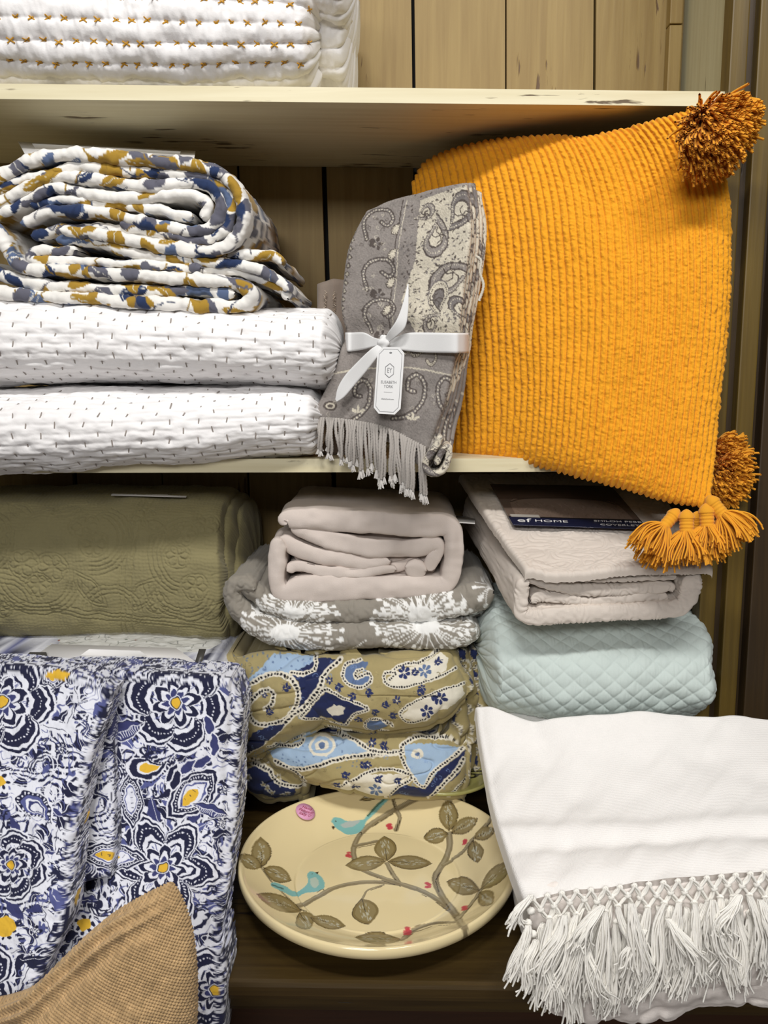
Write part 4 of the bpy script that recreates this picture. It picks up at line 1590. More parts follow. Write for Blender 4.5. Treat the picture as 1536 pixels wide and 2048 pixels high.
TS = [
    ([(380, 186, 70), (365, 158, 88), (430, 150, 105), (600, 165, 118), (900, 182, 124), (1100, 190, 118), (1215, 195, 110), (1262, 250, 106), (1258, 400, 106), (1228, 500, 112), (1120, 520, 112), (800, 522, 130), (500, 530, 138), (370, 545, 112), (328, 500, 92), (326, 400, 96), (334, 300, 96), (352, 262, 80)], 0.02, 0.27),
    ([(345, 250, 60), (420, 310, 90), (560, 358, 90), (700, 378, 84), (820, 386, 66), (930, 378, 50)], 0.026, 0.22),
    ([(400, 196, 60), (520, 236, 84), (660, 280, 92), (870, 312, 94), (1060, 314, 92), (1160, 290, 84), (1188, 320, 62), (1150, 380, 66), (1130, 430, 60)], 0.024, 0.22),
    ([(380, 430, 60), (440, 408, 60), (560, 430, 56), (720, 440, 50), (860, 432, 46), (960, 424, 42)], 0.024, 0.2),
    ([(1010, 410, 80), (1060, 425, 96), (1120, 430, 90)], 0.022, 0.2),
    ([(410, 490, 50), (600, 480, 50), (900, 476, 50), (1080, 486, 50)], 0.030, 0.2),
    ([(700, 400, 50), (860, 420, 60), (1000, 400, 60), (1080, 360, 60)], 0.036, 0.2),
    ([(420, 360, 300), (700, 370, 320), (1180, 370, 330)], 0.044, 0.18),
]
for k, (pth, y0, dp) in enumerate(TS):
    P, S, Wd, CX, CY = sweep(c8(pth), 0, y0, dp, res=1.8, bulge=0.42, narc=13, nside=9)
    d = (fbm(S * 0.018, Wd * 0.05, k + 40, 2) - 0.5) * 0.006 + (fbm(S * 0.05, Wd * 0.02, k + 50, 2) - 0.5) * 0.0025
    surf('sheet_fold', P, M_blush, ts, d)
lab(card('paper_insert', [(655, 1027, 0.05), (950, 1047, 0.06), (950, 1034, 0.22), (650, 1012, 0.2)], M_paper), 'thin white card lying on the beige sheet set', 'card')

# ================================================================== grey quilt with white seed-head print
M_dand = fabric('grey_print', None, 0.9, 700, 0.25, 0.06)
dq = thing('folded_quilt', 'grey quilt with white dandelion seed-head print under the beige sheet set', 'quilt', W(720, 1305, 0.1))
dg, dw = np.array([146, 140, 130]) / 255, np.array([238, 238, 236]) / 255
dc = Canvas(400, 1080, 1060, 1380, 2.5, dg)
rd = random.Random(4)


def burst(cx, cy, rx, ry, a0, a1, n, ball=5.0):
    for k in range(n):
        a = a0 + (a1 - a0) * (k + rd.uniform(0.2, 0.8)) / n
        f = rd.uniform(0.72, 1.0)
        ex, ey = cx + rx * f * math.cos(a), cy + ry * f * math.sin(a)
        mx_, my_ = (cx + ex) / 2 + rd.uniform(-4, 4), (cy + ey) / 2 + rd.uniform(-3, 3)
        dc.curve([(cx, cy), (mx_, my_), (ex, ey)], 2.1, dw, n=10)
        dc.ell(ex, ey, ball * rd.uniform(0.9, 1.5), ball * 0.85, a, dw)
    dc.ell(cx, cy, rx * 0.25, ry * 0.3, 0, dw)


burst(570, 1266, 118, 60, 0, 6.28, 38, 5.2)
burst(852, 1252, 110, 58, 0, 6.28, 38, 5.2)
burst(585, 1228, 90, 46, 3.0, 6.4, 26, 4.6)
burst(840, 1232, 96, 66, 3.0, 6.4, 28, 5.0)
burst(985, 1170, 40, 44, 0, 6.28, 12, 5.5)
burst(480, 1330, 70, 50, 0, 6.28, 20, 5.0)
burst(960, 1300, 60, 50, 0, 6.28, 20, 5.0)
dc.curve([(705, 1305), (718, 1290), (735, 1278)], 2, dw)
dc.curve([(922, 1190), (930, 1205)], 1.6, dw)


def dprint(name, P, X, Y, d, cvv=False):
    surf(name, P, M_dand, dq, d, lin(255 * dc.sample(X, Y, warp=1.5)), cv=cvv)


def quiltd(X, Y, s):
    return (fbm(X * 0.03, Y * 0.03, s, 2) - 0.5) * 0.008 + 0.0022 * np.abs(fbm(X * 0.05, Y * 0.05, s + 3, 2) * 6 % 2 - 1) ** 0.5 - 0.0012


# lower layer with the loop at the left, then the upper layer
pth = [(952, 1252, 40), (930, 1272, 50), (860, 1278, 54), (760, 1276, 54), (640, 1279, 54), (560, 1272, 54), (505, 1250, 50), (468, 1215, 42), (462, 1184, 36), (482, 1170, 32), (508, 1180, 28)]
P, S, Wd, CX, CY = sweep(pth, 0, 0.005, 0.25, res=1.6, narc=27, nside=9)
dprint('lower_layer', P, CX, CY, quiltd(CX, CY, 61))
pth = [(480, 1166, 26), (510, 1190, 36), (545, 1216, 40), (620, 1228, 42), (760, 1226, 48), (880, 1218, 56), (950, 1200, 60), (985, 1186, 50)]
P, S, Wd, CX, CY = sweep(pth, 0, 0.012, 0.25, res=1.6, narc=25, nside=9)
dprint('upper_layer', P, CX, CY, quiltd(CX, CY, 67))
P, S, T = bundle([(450, 1160, 1240, 0.05, 0.30), (560, 1176, 1270, 0.045, 0.30), (760, 1180, 1280, 0.045, 0.30), (900, 1130, 1260, 0.04, 0.30), (992, 1146, 1222, 0.045, 0.30)], res=2.0, rl=0.03, rr=0.03, n=2.3, tshift=0.4)
dprint('inner_fold', P, S, 1130 + T * 0.8 - 40, quiltd(S, T, 71), True)

# ================================================================== navy and olive paisley quilt
M_pais = fabric('paisley_print', None, 0.88, 600, 0.25, 0.06)
pq = thing('folded_quilt', 'navy, olive and cream paisley quilt bunched above the cream platter', 'quilt', W(720, 1590, 0.12))
ol, nv_, lb2_, cr, bk, mb = [np.array(c) / 255 for c in ((166, 152, 108), (38, 46, 84), (160, 184, 210), (226, 220, 204), (26, 26, 34), (96, 116, 152))]
pz = Canvas(430, 1250, 1010, 1640, 2.5, ol)
rq = random.Random(14)


def q3(pts):
    return [(430 + x * 0.371, 1260 + y * 0.371) for x, y in pts]


def band(pts, w=9.5, n=40, closed=False):
    p = catmull(pts, n)
    pz.stroke(p, w, cr)
    pz.dots(p, w * 0.62, w * 0.22, bk)


def sprig(x, y, s, a):
    pz.curve([(x, y), (x + s * math.cos(a), y + s * math.sin(a) - 2), (x + 2 * s * math.cos(a + 0.2), y + 2 * s * math.sin(a + 0.2))], 1.3, nv_, n=8)
    for k in (-1, 1):
        for t in (0.5, 1.2):
            xx, yy = x + s * t * math.cos(a), y + s * t * math.sin(a)
            pz.poly(leaf_pts(xx + 4 * math.cos(a + k * 1.2), yy + 4 * math.sin(a + k * 1.2), 10, 5, a + k * 0.8), nv_ * 1.15)


def daisy(x, y, r, c_):
    for k in range(6):
        pz.poly(petal_pts(x, y, r * 0.15, r, r * 0.6, k * 1.047 + 0.3), c_)
    pz.ell(x, y, r * 0.22, r * 0.22, 0, cr)


def lace(poly, n):
    p = np.asarray(poly)
    for k in range(n):
        x, y = rq.uniform(p[:, 0].min(), p[:, 0].max()), rq.uniform(p[:, 1].min(), p[:, 1].max())
        pz.stroke(spiral_pts(x, y, rq.uniform(3, 7), 0.9, rq.uniform(0, 6), rq.choice([-1, 1]), n=9), 1.0, mb * 1.3, 0.8)


# base weave noise
for k in range(700):
    x, y = rq.uniform(430, 1010), rq.uniform(1250, 1640)
    pz.ell(x, y, 2, 1.2, 0, ol * rq.uniform(0.88, 1.12), 0.6)
# upper fold: left blue area, navy wedge, paisley curl
A1 = q3([(100, 330), (330, 120), (560, 130), (540, 200), (300, 220), (150, 290)])
pz.poly(A1, lb2_)
for k in range(60):
    x, y = rq.uniform(470, 640), rq.uniform(1300, 1350)
    pz.ell(x, y, 2.5, 1.6, rq.uniform(0, 3), mb, 0.7)
A2 = q3([(560, 140), (680, 150), (590, 260), (470, 420), (430, 440), (470, 330), (470, 250), (430, 215)])
pz.poly(A2, nv_)
lace(A2, 26)
band(q3([(100, 330), (300, 215), (420, 230), (470, 310), (440, 400), (380, 450), (280, 475), (210, 440), (210, 360), (280, 290), (335, 300), (330, 360), (290, 390)]), 11, 90)
band(q3([(680, 150), (600, 220), (580, 280), (500, 380), (430, 430), (300, 560), (130, 690)]), 12, 60)
band(q3([(545, 130), (550, 180), (490, 215), (430, 205)]), 9, 20)
A3 = q3([(180, 600), (230, 510), (400, 460), (380, 500), (270, 600), (130, 680)])
pz.poly(A3, nv_)
lace(A3, 16)
A4 = q3([(490, 440), (610, 300), (690, 330), (830, 380), (770, 410), (700, 490), (640, 440)])
pz.poly(A4, nv_)
pz.poly(q3([(610, 400), (650, 370), (710, 380), (700, 420), (640, 430)]), cr * 0.95)
band(q3([(480, 430), (560, 340), (610, 290), (700, 330), (830, 380), (760, 420), (700, 495), (600, 460), (490, 440)]), 8, 60)
A5 = q3([(710, 240), (700, 190), (760, 160), (830, 160), (820, 190), (770, 200), (780, 230), (830, 210), (840, 250), (790, 275)])
pz.poly(A5, mb)
lace(A5, 10)
band(q3([(800, 190), (770, 200), (770, 230), (830, 210), (845, 245), (790, 278), (720, 255), (698, 215), (720, 165), (790, 150)]), 8, 50)
A6 = q3([(960, 240), (1000, 190), (1120, 160), (1210, 110), (1250, 150), (1240, 200), (1150, 240), (1000, 270), (930, 260)])
pz.poly(A6, cr)
band(q3([(1290, 200), (1150, 245), (1000, 275), (925, 255), (920, 210), (980, 210), (940, 240)]), 8, 50)
band(q3([(1210, 90), (1110, 150), (1010, 170), (960, 195)]), 8, 30)
daisy(*q3([(1020, 205)])[0], 13, nv_ * 1.2)
daisy(*q3([(1130, 195)])[0], 13, mb)
A7 = q3([(1000, 440), (1060, 370), (1200, 310), (1330, 290), (1340, 340), (1250, 400), (1100, 460)])
pz.poly(A7, cr)
band(q3([(1340, 280), (1200, 305), (1060, 365), (1000, 420), (1040, 465), (1150, 440)]), 8, 50)
daisy(*q3([(1210, 345)])[0], 14, nv_ * 1.2)
daisy(*q3([(1140, 410)])[0], 13, nv_ * 1.2)
A8 = q3([(810, 480), (850, 450), (930, 470), (960, 490), (900, 520), (830, 530)])
pz.poly(A8, mb)
band(q3([(960, 500), (900, 460), (840, 450), (810, 490), (840, 535), (930, 530)]), 7, 30)
for k in range(70):
    x, y = q3([(rq.uniform(120, 1340), rq.uniform(150, 880))])[0]
    pz.stroke(spiral_pts(x, y, rq.uniform(2.5, 5), 0.9, rq.uniform(0, 6), rq.choice([-1, 1]), n=9), 1.1, ol * 0.72, 0.8)
for (x, y, r_) in ((630, 245, 8), (980, 345, 9), (1115, 285, 8), (290, 315, 6)):
    daisy(*q3([(x, y)])[0], r_, nv_ * 1.2)
for (x, y, a) in ((660, 265, 0.6), (820, 285, 0.9), (900, 380, -0.4), (1080, 310, -0.2), (850, 390, 0.8), (770, 310, 2.6), (390, 290, -0.6), (300, 420, -0.8), (940, 430, 0.2), (200, 330, -1.2), (1060, 220, -0.8), (1160, 330, 0.4), (1180, 170, -0.6), (800, 440, 2.5)):
    sprig(*q3([(x, y)])[0], 9, a)
# lower fold
B1 = q3([(300, 640), (470, 560), (700, 560), (830, 630), (700, 660), (470, 720), (330, 690)])
pz.poly(B1, lb2_)
for k in range(70):
    x, y = q3([(rq.uniform(320, 830), rq.uniform(570, 710))])[0]
    pz.ell(x, y, 2.2, 1.5, rq.uniform(0, 3), mb, 0.6)
ci = q3([(585, 600)])[0]
pz.ell(ci[0], ci[1], 27, 19, 0, cr)
pz.ell(ci[0], ci[1], 21, 14, 0, lb2_)
pz.ell(ci[0], ci[1], 14, 9, 0, cr)
pz.ell(ci[0], ci[1], 7, 5, 0, mb)
band(q3([(300, 610), (450, 590), (480, 560)]), 8, 20)
band(q3([(330, 690), (470, 720), (700, 655), (860, 640), (1020, 630)]), 11, 50)
band(q3([(620, 530), (740, 570), (860, 625), (1000, 625), (1010, 600), (1140, 560), (1340, 580)]), 9, 50)
B2 = q3([(1020, 600), (1180, 590), (1340, 625), (1230, 700), (1120, 820), (1030, 700)])
pz.poly(B2, lb2_)
pz.ell(*q3([(1090, 640)])[0], 12, 9, 0, cr)
pz.ell(*q3([(1090, 640)])[0], 5, 4, 0, mb)
band(q3([(1000, 640), (1050, 740), (1120, 815), (1180, 730), (1340, 630)]), 9, 40)
B3 = q3([(1350, 640), (1300, 760), (1140, 900), (920, 890), (1020, 800), (1130, 830), (1200, 730)])
pz.poly(B3, nv_)
lace(B3, 22)
B4 = q3([(660, 830), (820, 740), (1060, 740), (1000, 800), (920, 890), (760, 860)])
pz.poly(B4, cr)
band(q3([(640, 835), (830, 730), (960, 715), (1060, 760), (980, 820), (920, 890)]), 9, 50)
band(q3([(1330, 690), (1240, 790), (1150, 890)]), 11, 30)
band(q3([(1330, 800), (1260, 890)]), 8, 14)
daisy(*q3([(870, 830)])[0], 14, mb)
daisy(*q3([(830, 690)])[0], 8, nv_ * 1.2)
daisy(*q3([(850, 590)])[0], 8, nv_ * 1.2)
for (x, y, a) in ((690, 735, 0.4), (780, 690, 0.0), (740, 810, 0.5), (860, 760, 0.2), (960, 770, 0.3), (890, 600, 0.1), (640, 800, 0.2)):
    sprig(*q3([(x, y)])[0], 9, a)
B5 = q3([(130, 760), (240, 710), (330, 760), (440, 830), (430, 900), (330, 910), (200, 860)])
pz.poly(B5, nv_)
for k in range(9):
    x, y = q3([(rq.uniform(180, 400), rq.uniform(750, 890))])[0]
    for a in range(5):
        pz.poly(petal_pts(x, y, 0, rq.uniform(5, 9), 5, a * 1.26 + k), cr * 0.9)
    pz.ell(x, y, 3, 3, 0, ol)
band(q3([(200, 700), (300, 740), (350, 800), (470, 830), (480, 780), (420, 720)]), 9, 40)
# right hand vertical folds
for y in range(1290, 1560, 42):
    pz.stroke(spiral_pts(952, y, 16, 1.1, y, 1, n=18), 6, cr)
    pz.dots(spiral_pts(952, y, 16, 1.1, y, 1, n=18), 5, 1.3, bk)
    pz.poly(leaf_pts(950, y + 20, 26, 12, 1.2), nv_)
    sprig(945, y + 12, 6, 1.0)


def pprint(name, P, X, Y, d, cvv=False):
    surf(name, P, M_pais, pq, d, lin(255 * pz.sample(X, Y, warp=1.4, wscale=0.2)), cv=cvv)


def crease(X, Y, s, a=0.010):
    d = (fbm(X * 0.018, Y * 0.03, s, 2) - 0.5) * a
    d += -0.003 * np.exp(-((fbm(X * 0.01 + Y * 0.006, Y * 0.02, s + 5, 2) - 0.5) / 0.03) ** 2)
    return d + (fbm(X * 0.08, Y * 0.08, s + 7, 2) - 0.5) * 0.0015


# back folds first
P, S, T = bundle([(440, 1310, 1560, 0.05, 0.33), (560, 1300, 1580, 0.05, 0.33), (760, 1296, 1580, 0.05, 0.33), (900, 1290, 1560, 0.05, 0.33), (962, 1290, 1550, 0.06, 0.33)], res=2.2, rl=0.02, rr=0.02, n=2.6)
pprint('inner_fold', P, S, 1290 + T * 0.9 - 110, crease(S, T, 80), True)
for kk, (x0, yy0) in enumerate(((905, 0.03), (928, 0.045), (950, 0.05))):
    P, S, Wd, CX, CY = sweep([(x0 - 8, 1300, 26), (x0 + 8, 1360, 30), (x0 + 14, 1440, 32), (x0 + 10, 1500, 34), (x0, 1545, 26)], 0, yy0, 0.2, res=1.8, narc=15)
    pprint('side_fold', P, 952 + (CX - x0) * 0.8, CY, crease(CX, CY, 90 + kk))


def flap(name, tb_, bb_, lb__, rb__, nu, nv, bulge, seed, r=0.012, depth=0.12, amp=0.010, power=0.5):
    G = coons(tb_, bb_, lb__, rb__, nu, nv)
    P = W(G[..., 0], G[..., 1], G[..., 2])
    u = np.linspace(0, 1, nu)[:, None]
    v = np.linspace(0, 1, nv)[None, :]
    bl = (np.clip(1 - np.abs(2 * u - 1) ** 2.5, 0, 1) * (1 - (2 * v - 1) ** 2)) ** power
    P = P + bl[..., None] * np.array([0, -bulge, bulge * 0.15])
    P = P + normals(P) * crease(G[..., 0], G[..., 1], seed, amp)[..., None]
    P, n0 = shell(P, r, depth, sides='lrtb')
    X, Y = padXY(G, n0, P, m_per_px(float(G[..., 2].mean())))
    return P, X, Y


# lower left navy corner
P, X, Y = flap('lower', [(468, 1520, 0.05), (520, 1516, 0.03), (600, 1540, 0.02)], [(480, 1566, 0.05), (530, 1600, 0.03), (600, 1598, 0.02)], [(468, 1520, 0.05), (466, 1545, 0.05), (480, 1566, 0.05)], [(600, 1540, 0.02), (604, 1570, 0.02), (600, 1598, 0.02)], 90, 60, 0.02, 100)
pprint('lower_corner', P, X, Y, None)
P, X, Y = flap('low', [(534, 1494, 0.02), (600, 1466, 0.02), (700, 1462, 0.015), (800, 1466, 0.01), (880, 1466, 0.01), (930, 1492, 0.015)], [(545, 1530, 0.015), (620, 1560, 0.0), (700, 1580, -0.01), (800, 1588, -0.015), (920, 1592, -0.01)],
               [(534, 1494, 0.02), (533, 1510, 0.018), (545, 1530, 0.015)], [(930, 1492, 0.015), (926, 1540, 0.005), (920, 1592, -0.01)], 280, 110, 0.035, 104, amp=0.012)
pprint('lower_fold', P, X, Y, None)
P, X, Y = flap('left', [(452, 1330, 0.04), (500, 1302, 0.035), (560, 1300, 0.03), (640, 1310, 0.02)], [(470, 1520, 0.02), (520, 1508, 0.015), (580, 1480, 0.01), (650, 1450, 0.005)], [(452, 1330, 0.04), (452, 1400, 0.035), (460, 1470, 0.03), (470, 1520, 0.02)], [(640, 1310, 0.02), (660, 1360, 0.01), (660, 1420, 0.0), (650, 1450, 0.005)], 140, 150, 0.05, 108, amp=0.012)
pprint('left_fold', P, X, Y, None)
P, X, Y = flap('up', [(560, 1302, 0.03), (660, 1308, 0.02), (760, 1306, 0.015), (830, 1296, 0.02), (886, 1290, 0.03)], [(590, 1425, 0.0), (640, 1440, -0.005), (720, 1460, -0.005), (790, 1460, 0.0), (880, 1436, 0.0), (932, 1392, 0.01)],
               [(560, 1302, 0.03), (570, 1350, 0.015), (580, 1390, 0.005), (590, 1425, 0.0)], [(886, 1290, 0.03), (912, 1330, 0.02), (930, 1360, 0.015), (932, 1392, 0.01)], 280, 140, 0.045, 112, amp=0.010)
pprint('upper_fold', P, X, Y, None)

# ================================================================== aqua quilt
M_aqua = fabric('aqua_cotton', (200, 212, 208), 0.85, 800, 0.2, 0.03, 0.15)
aq = thing('folded_quilt', 'pale aqua diamond-quilted coverlet beneath the beige packaged coverlet', 'quilt', W(1200, 1450, 0.05))
P, S, T = bundle([(958, 1214, 1420, -0.05, 0.28), (975, 1206, 1440, -0.06, 0.28), (1100, 1214, 1462, -0.075, 0.28), (1250, 1210, 1462, -0.08, 0.28), (1360, 1205, 1458, -0.08, 0.28), (1437, 1216, 1452, -0.075, 0.28)], res=1.7, rl=0.025, rr=0.030, n=2.4, tshift=0.28)
ca, sa = math.cos(0.80), math.sin(0.80)
U1 = ((S - 960) * ca + T * sa) / 27.0
U2 = ((S - 960) * ca - T * sa) / 27.0
puff = (np.abs(np.sin(math.pi * U1)) * np.abs(np.sin(math.pi * U2))) ** 0.35
pucker = (vn(U1 * 1.0 + np.floor(U2) * 7.3, S * 0.35, 4) - 0.5) * puff
surf('outer_fold', P, M_aqua, aq, 0.0026 * puff + 0.0014 * pucker + (fbm(S * 0.01, T * 0.015, 9, 2) - 0.5) * 0.012 - 0.003, cv=True)
M_aqth = fabric('aqua_thread', (140, 158, 154), 0.8)
# ================================================================== beige packaged coverlet
M_cov = fabric('beige_matelasse', (214, 204, 194), 0.85, 800, 0.2, 0.03, 0.1)
cvr = thing('packaged_coverlet', 'beige embossed coverlet folded in a box shape with a navy-banded card on top', 'coverlet', W(1200, 1240, 0.0))


def swirl(X, Y, s, a=0.0022):
    f = fbm(X * 0.022, Y * 0.03, s, 2) * 9 + X * 0.01
    r_ = np.abs(f - np.round(f)) * 2
    return a * (r_ ** 0.5) - a * 0.6 + (fbm(X * 0.02, Y * 0.02, s + 3, 2) - 0.5) * 0.004


def c9(pts):
    return [(900 + p[0] * 0.3776, 930 + p[1] * 0.3776, p[2] * 0.3776) for p in pts]


BK = (-0.115, 1, 0.17)
YC = -0.10
CV = [
    # left side, foot, right side wrap
    ([(420, 625, 50), (395, 640, 70), (378, 720, 76), (385, 800, 74), (470, 815, 80), (700, 800, 88), (1000, 785, 88), (1210, 765, 84), (1262, 720, 92), (1290, 640, 110), (1320, 580, 70)], YC, 0.36),
    # second wrap, top sheet
    ([(400, 605, 44), (560, 640, 66), (720, 668, 62), (900, 668, 58), (1080, 655, 58), (1165, 650, 48), (1180, 670, 36)], YC + 0.006, 0.3),
    ([(430, 540, 40), (560, 575, 56), (760, 600, 56), (900, 600, 52), (1080, 590, 52), (1200, 590, 46)], YC + 0.004, 0.3),
    ([(430, 730, 40), (480, 700, 60), (620, 715, 56), (740, 735, 52), (900, 715, 50), (1080, 700, 46), (1160, 705, 40)], YC + 0.008, 0.3),
    ([(460, 760, 40), (700, 765, 40), (1000, 745, 40), (1180, 740, 40)], YC + 0.014, 0.25),
    ([(1190, 600, 60), (1260, 620, 90), (1230, 690, 70)], YC + 0.016, 0.25),
]
for k, (pth, y0, dp) in enumerate(CV):
    P, S, Wd, CX, CY = sweep(c9(pth), 0, y0, dp, res=1.8, bulge=0.45, narc=13, nside=26 if k == 0 else 9, back=BK)
    surf('coverlet_fold', P, M_cov, cvr, swirl(S, Wd, 120 + k, 0.0022))
# top sheet as a sloping slab
G = coons([(926, 955, 0.27), (1060, 952, 0.27), (1200, 950, 0.27), (1300, 960, 0.27)], [(1056, 1142, YC), (1120, 1150, YC - 0.004), (1250, 1138, YC - 0.004), (1415, 1133, YC)],
          [(926, 955, 0.27), (975, 1028, 0.05), (1056, 1142, YC)], [(1300, 960, 0.27), (1350, 1040, 0.05), (1415, 1133, YC)], 200, 150)
P = W(G[..., 0], G[..., 1], G[..., 2])
nrm = normals(P)
nrm = np.where(nrm[..., 2:3] < 0, -nrm, nrm)
P = P + nrm * (0.005 + swirl(G[..., 0], G[..., 1] * 1.7, 130, 0.002))[..., None]
Pt, n0 = shell(P, 0.006, 0.013, back=(0, 0.25, -0.968))
surf('top_fold', Pt, M_cov, cvr)
# card: photo print in browns with a navy band
cc = Canvas(0, 0, 100, 60, 4, np.array([104, 88, 78]) / 255)
cc.poly([(0, 0), (100, 0), (100, 22), (0, 22)], np.array([84, 66, 56]) / 255)
for x in (18, 44, 70, 90):
    cc.stroke([(x, 0), (x - 2, 22)], 0.7, np.array([60, 46, 40]) / 255)
cc.poly(catmull([(6, 60), (8, 26), (20, 21), (50, 19), (80, 21), (92, 27), (96, 60)], 40), np.array([128, 110, 98]) / 255)
cc.curve([(8, 26), (20, 21), (50, 19), (80, 21), (92, 27)], 1.0, np.array([64, 50, 44]) / 255, n=30)
for k in range(260):
    x, y = rq.uniform(8, 92), rq.uniform(24, 46)
    cc.stroke([(x, y), (x + rq.uniform(-3, 3), y + 3)], 0.5, np.array([128, 110, 98]) / 255 * rq.uniform(0.85, 1.15))
cc.poly([(0, 48), (100, 48), (100, 60), (0, 60)], np.array([22, 28, 58]) / 255)
cc.poly([(0, 47), (100, 47), (100, 48.6), (0, 48.6)], np.array([20, 18, 20]) / 255)
cc.poly([(2, 44), (24, 44), (24, 48), (2, 48)], np.array([176, 170, 162]) / 255)
M_card = attr_mat('card_print', 0.25, 0.3)
cn = [(980, 979), (1222, 983), (1296, 1071), (1026, 1062)]
nu, nv = 200, 120
uu, vv = np.meshgrid(np.linspace(0, 1, nu), np.linspace(0, 1, nv), indexing='ij')
cpx = (1 - vv) * ((1 - uu) * cn[0][0] + uu * cn[1][0]) + vv * ((1 - uu) * cn[3][0] + uu * cn[2][0])
cpy = (1 - vv) * ((1 - uu) * cn[0][1] + uu * cn[1][1]) + vv * ((1 - uu) * cn[3][1] + uu * cn[2][1])
# depth from the top sheet plane
A_ = G.reshape(-1, 3)
cf, *_ = np.linalg.lstsq(np.c_[np.ones(len(A_)), A_[:, 0], A_[:, 1], A_[:, 0] * A_[:, 1], A_[:, 1] ** 2], A_[:, 2], rcond=None)
cY = cf[0] + cf[1] * cpx + cf[2] * cpy + cf[3] * cpx * cpy + cf[4] * cpy ** 2 - 0.012
Pc = W(cpx, cpy, cY) + np.array([0, 0, 0.008])
tn = np.cross(Pc[-1, 0] - Pc[0, 0], Pc[0, 0] - Pc[0, -1])
tn /= np.linalg.norm(tn)
colr = lin(255 * cc.sample(uu * 100, vv * 60))
co, _ = surf('insert_card', Pc, M_card, cvr, None, colr)
co.modifiers.new('thickness', 'SOLIDIFY').thickness = 0.0008
M_wink = plain('white_ink', (236, 236, 236), 0.5)


def on_card(u_, v_):
    i, j = int(u_ * (nu - 1)), int(v_ * (nv - 1))
    return frame_matrix(Pc[i, j] + tn * 0.0018, Pc[-1, j] - Pc[0, j], Pc[i, 0] - Pc[i, -1])


text_obj('card_lettering', 'ef', 0.021, on_card(0.10, 0.905), M_wink, co, sx=1.25)
text_obj('card_lettering', 'HOME', 0.0125, on_card(0.305, 0.905), M_wink, co, sx=1.3)
text_obj('card_lettering', 'SHILOH PEBBLE', 0.0085, on_card(0.84, 0.865), M_wink, co, sx=1.3)
text_obj('card_lettering', 'COVERLET SET', 0.0085, on_card(0.86, 0.945), M_wink, co, sx=1.3)


def wblock(x0, x1, y0, y1, z0, z1, n=4.0, nu=90, nv=80, xe=0.04):
    """soft folded block in world units"""
    t = np.linspace(0, math.pi, nu)
    x = (x0 + x1) / 2 - (x1 - x0) / 2 * np.cos(t)
    q = np.clip(np.maximum(x0 + xe - x, x - (x1 - xe)) / xe, 0, 1)
    e = np.maximum(np.sqrt(1 - q ** 2.2), 0.02)
    th = np.linspace(0, 2 * math.pi, nv, endpoint=False)
    cy = np.sign(np.cos(th)) * np.abs(np.cos(th)) ** (2 / n)
    cz = np.sign(np.sin(th)) * np.abs(np.sin(th)) ** (2 / n)
    Y = (y0 + y1) / 2 - (y1 - y0) / 2 * cy[None] * (0.6 + 0.4 * e[:, None])
    Z = (z0 + z1) / 2 + (z1 - z0) / 2 * cz[None] * e[:, None]
    X = np.repeat(x[:, None], nv, 1)
    return np.stack([X, Y, Z], -1)


# ================================================================== navy floral quilt hanging at the left
M_blue = fabric('navy_floral_print', None, 0.88, 600, 0.25, 0.05)
bq = thing('draped_quilt', 'navy and white floral quilt with yellow accents draped over the left of the ledge', 'quilt', (-0.33, 0.0, ZL))
WH, NB, PB, YE, MD = [np.array(c) / 255 for c in ((228, 230, 240), (36, 38, 64), (88, 94, 146), (224, 180, 60), (62, 66, 112))]
bc = Canvas(-120, 1180, 640, 2130, 2.0, WH)
rb5 = random.Random(77)
# swirling navy ground, then dense small leaves, curls and dots
_gx, _gy = np.meshgrid(-120 + np.arange(bc.w) / 2.0, 1180 + np.arange(bc.h) / 2.0)
_f = fbm(_gx * 0.016, _gy * 0.016, 51, 2) * 8
_m = np.clip((np.sin(2 * math.pi * _f) - 0.25) * 6, 0, 1)[..., None]
bc.a = bc.a * (1 - _m) + NB * _m
_f = fbm(_gx * 0.03, _gy * 0.03, 57, 2) * 6
_m = np.clip((np.sin(2 * math.pi * _f) - 0.86) * 8, 0, 1)[..., None]
bc.a = bc.a * (1 - _m) + PB * _m
_m = np.clip((np.sin(2 * math.pi * _f) + 0.80) * -10, 0, 1)[..., None]
bc.a = bc.a * (1 - _m) + WH * _m
for k in range(1150):
    x, y = rb5.uniform(-120, 640), rb5.uniform(1180, 2130)
    c_ = rb5.choice([NB, NB, NB, NB, MD, PB, WH, WH, WH])
    t = rb5.random()
    a = rb5.uniform(0, 6.28)
    if t < 0.42:
        L_ = rb5.uniform(24, 58)
        p = leaf_pts(x, y, L_, L_ * rb5.uniform(0.28, 0.48), a, bend=rb5.uniform(-0.12, 0.12))
        bc.poly(p, c_)
        if rb5.random() < 0.6:
            bc.stroke([p[0], p[9]], 1.3, WH if c_ is not WH else NB)
    elif t < 0.62:
        bc.stroke(spiral_pts(x, y, rb5.uniform(7, 14), rb5.uniform(0.8, 1.4), a, rb5.choice([-1, 1]), n=16), rb5.uniform(2.5, 4.5), c_)
    elif t < 0.82:
        r_ = rb5.uniform(10, 24)
        for kk in range(3):
            aa = np.linspace(a, a + rb5.uniform(1.2, 2.4), 12)
            rr_ = r_ + kk * 5.5
            bc.stroke(np.stack([x + rr_ * np.cos(aa), y + rr_ * np.sin(aa)], 1), 2.4, c_)
    elif t < 0.92:
        for kk in range(5):
            bc.ell(x + kk * 5 * math.cos(a), y + kk * 5 * math.sin(a), 1.8, 1.8, 0, c_)
    else:
        for kk in range(5):
            bc.poly(petal_pts(x, y, 2, rb5.uniform(9, 13), 8, kk * 1.257 + a), c_)
            bc.poly(petal_pts(x, y, 4, 9, 4, kk * 1.257 + a), WH)
        bc.ell(x, y, 2.2, 2.2, 0, WH)


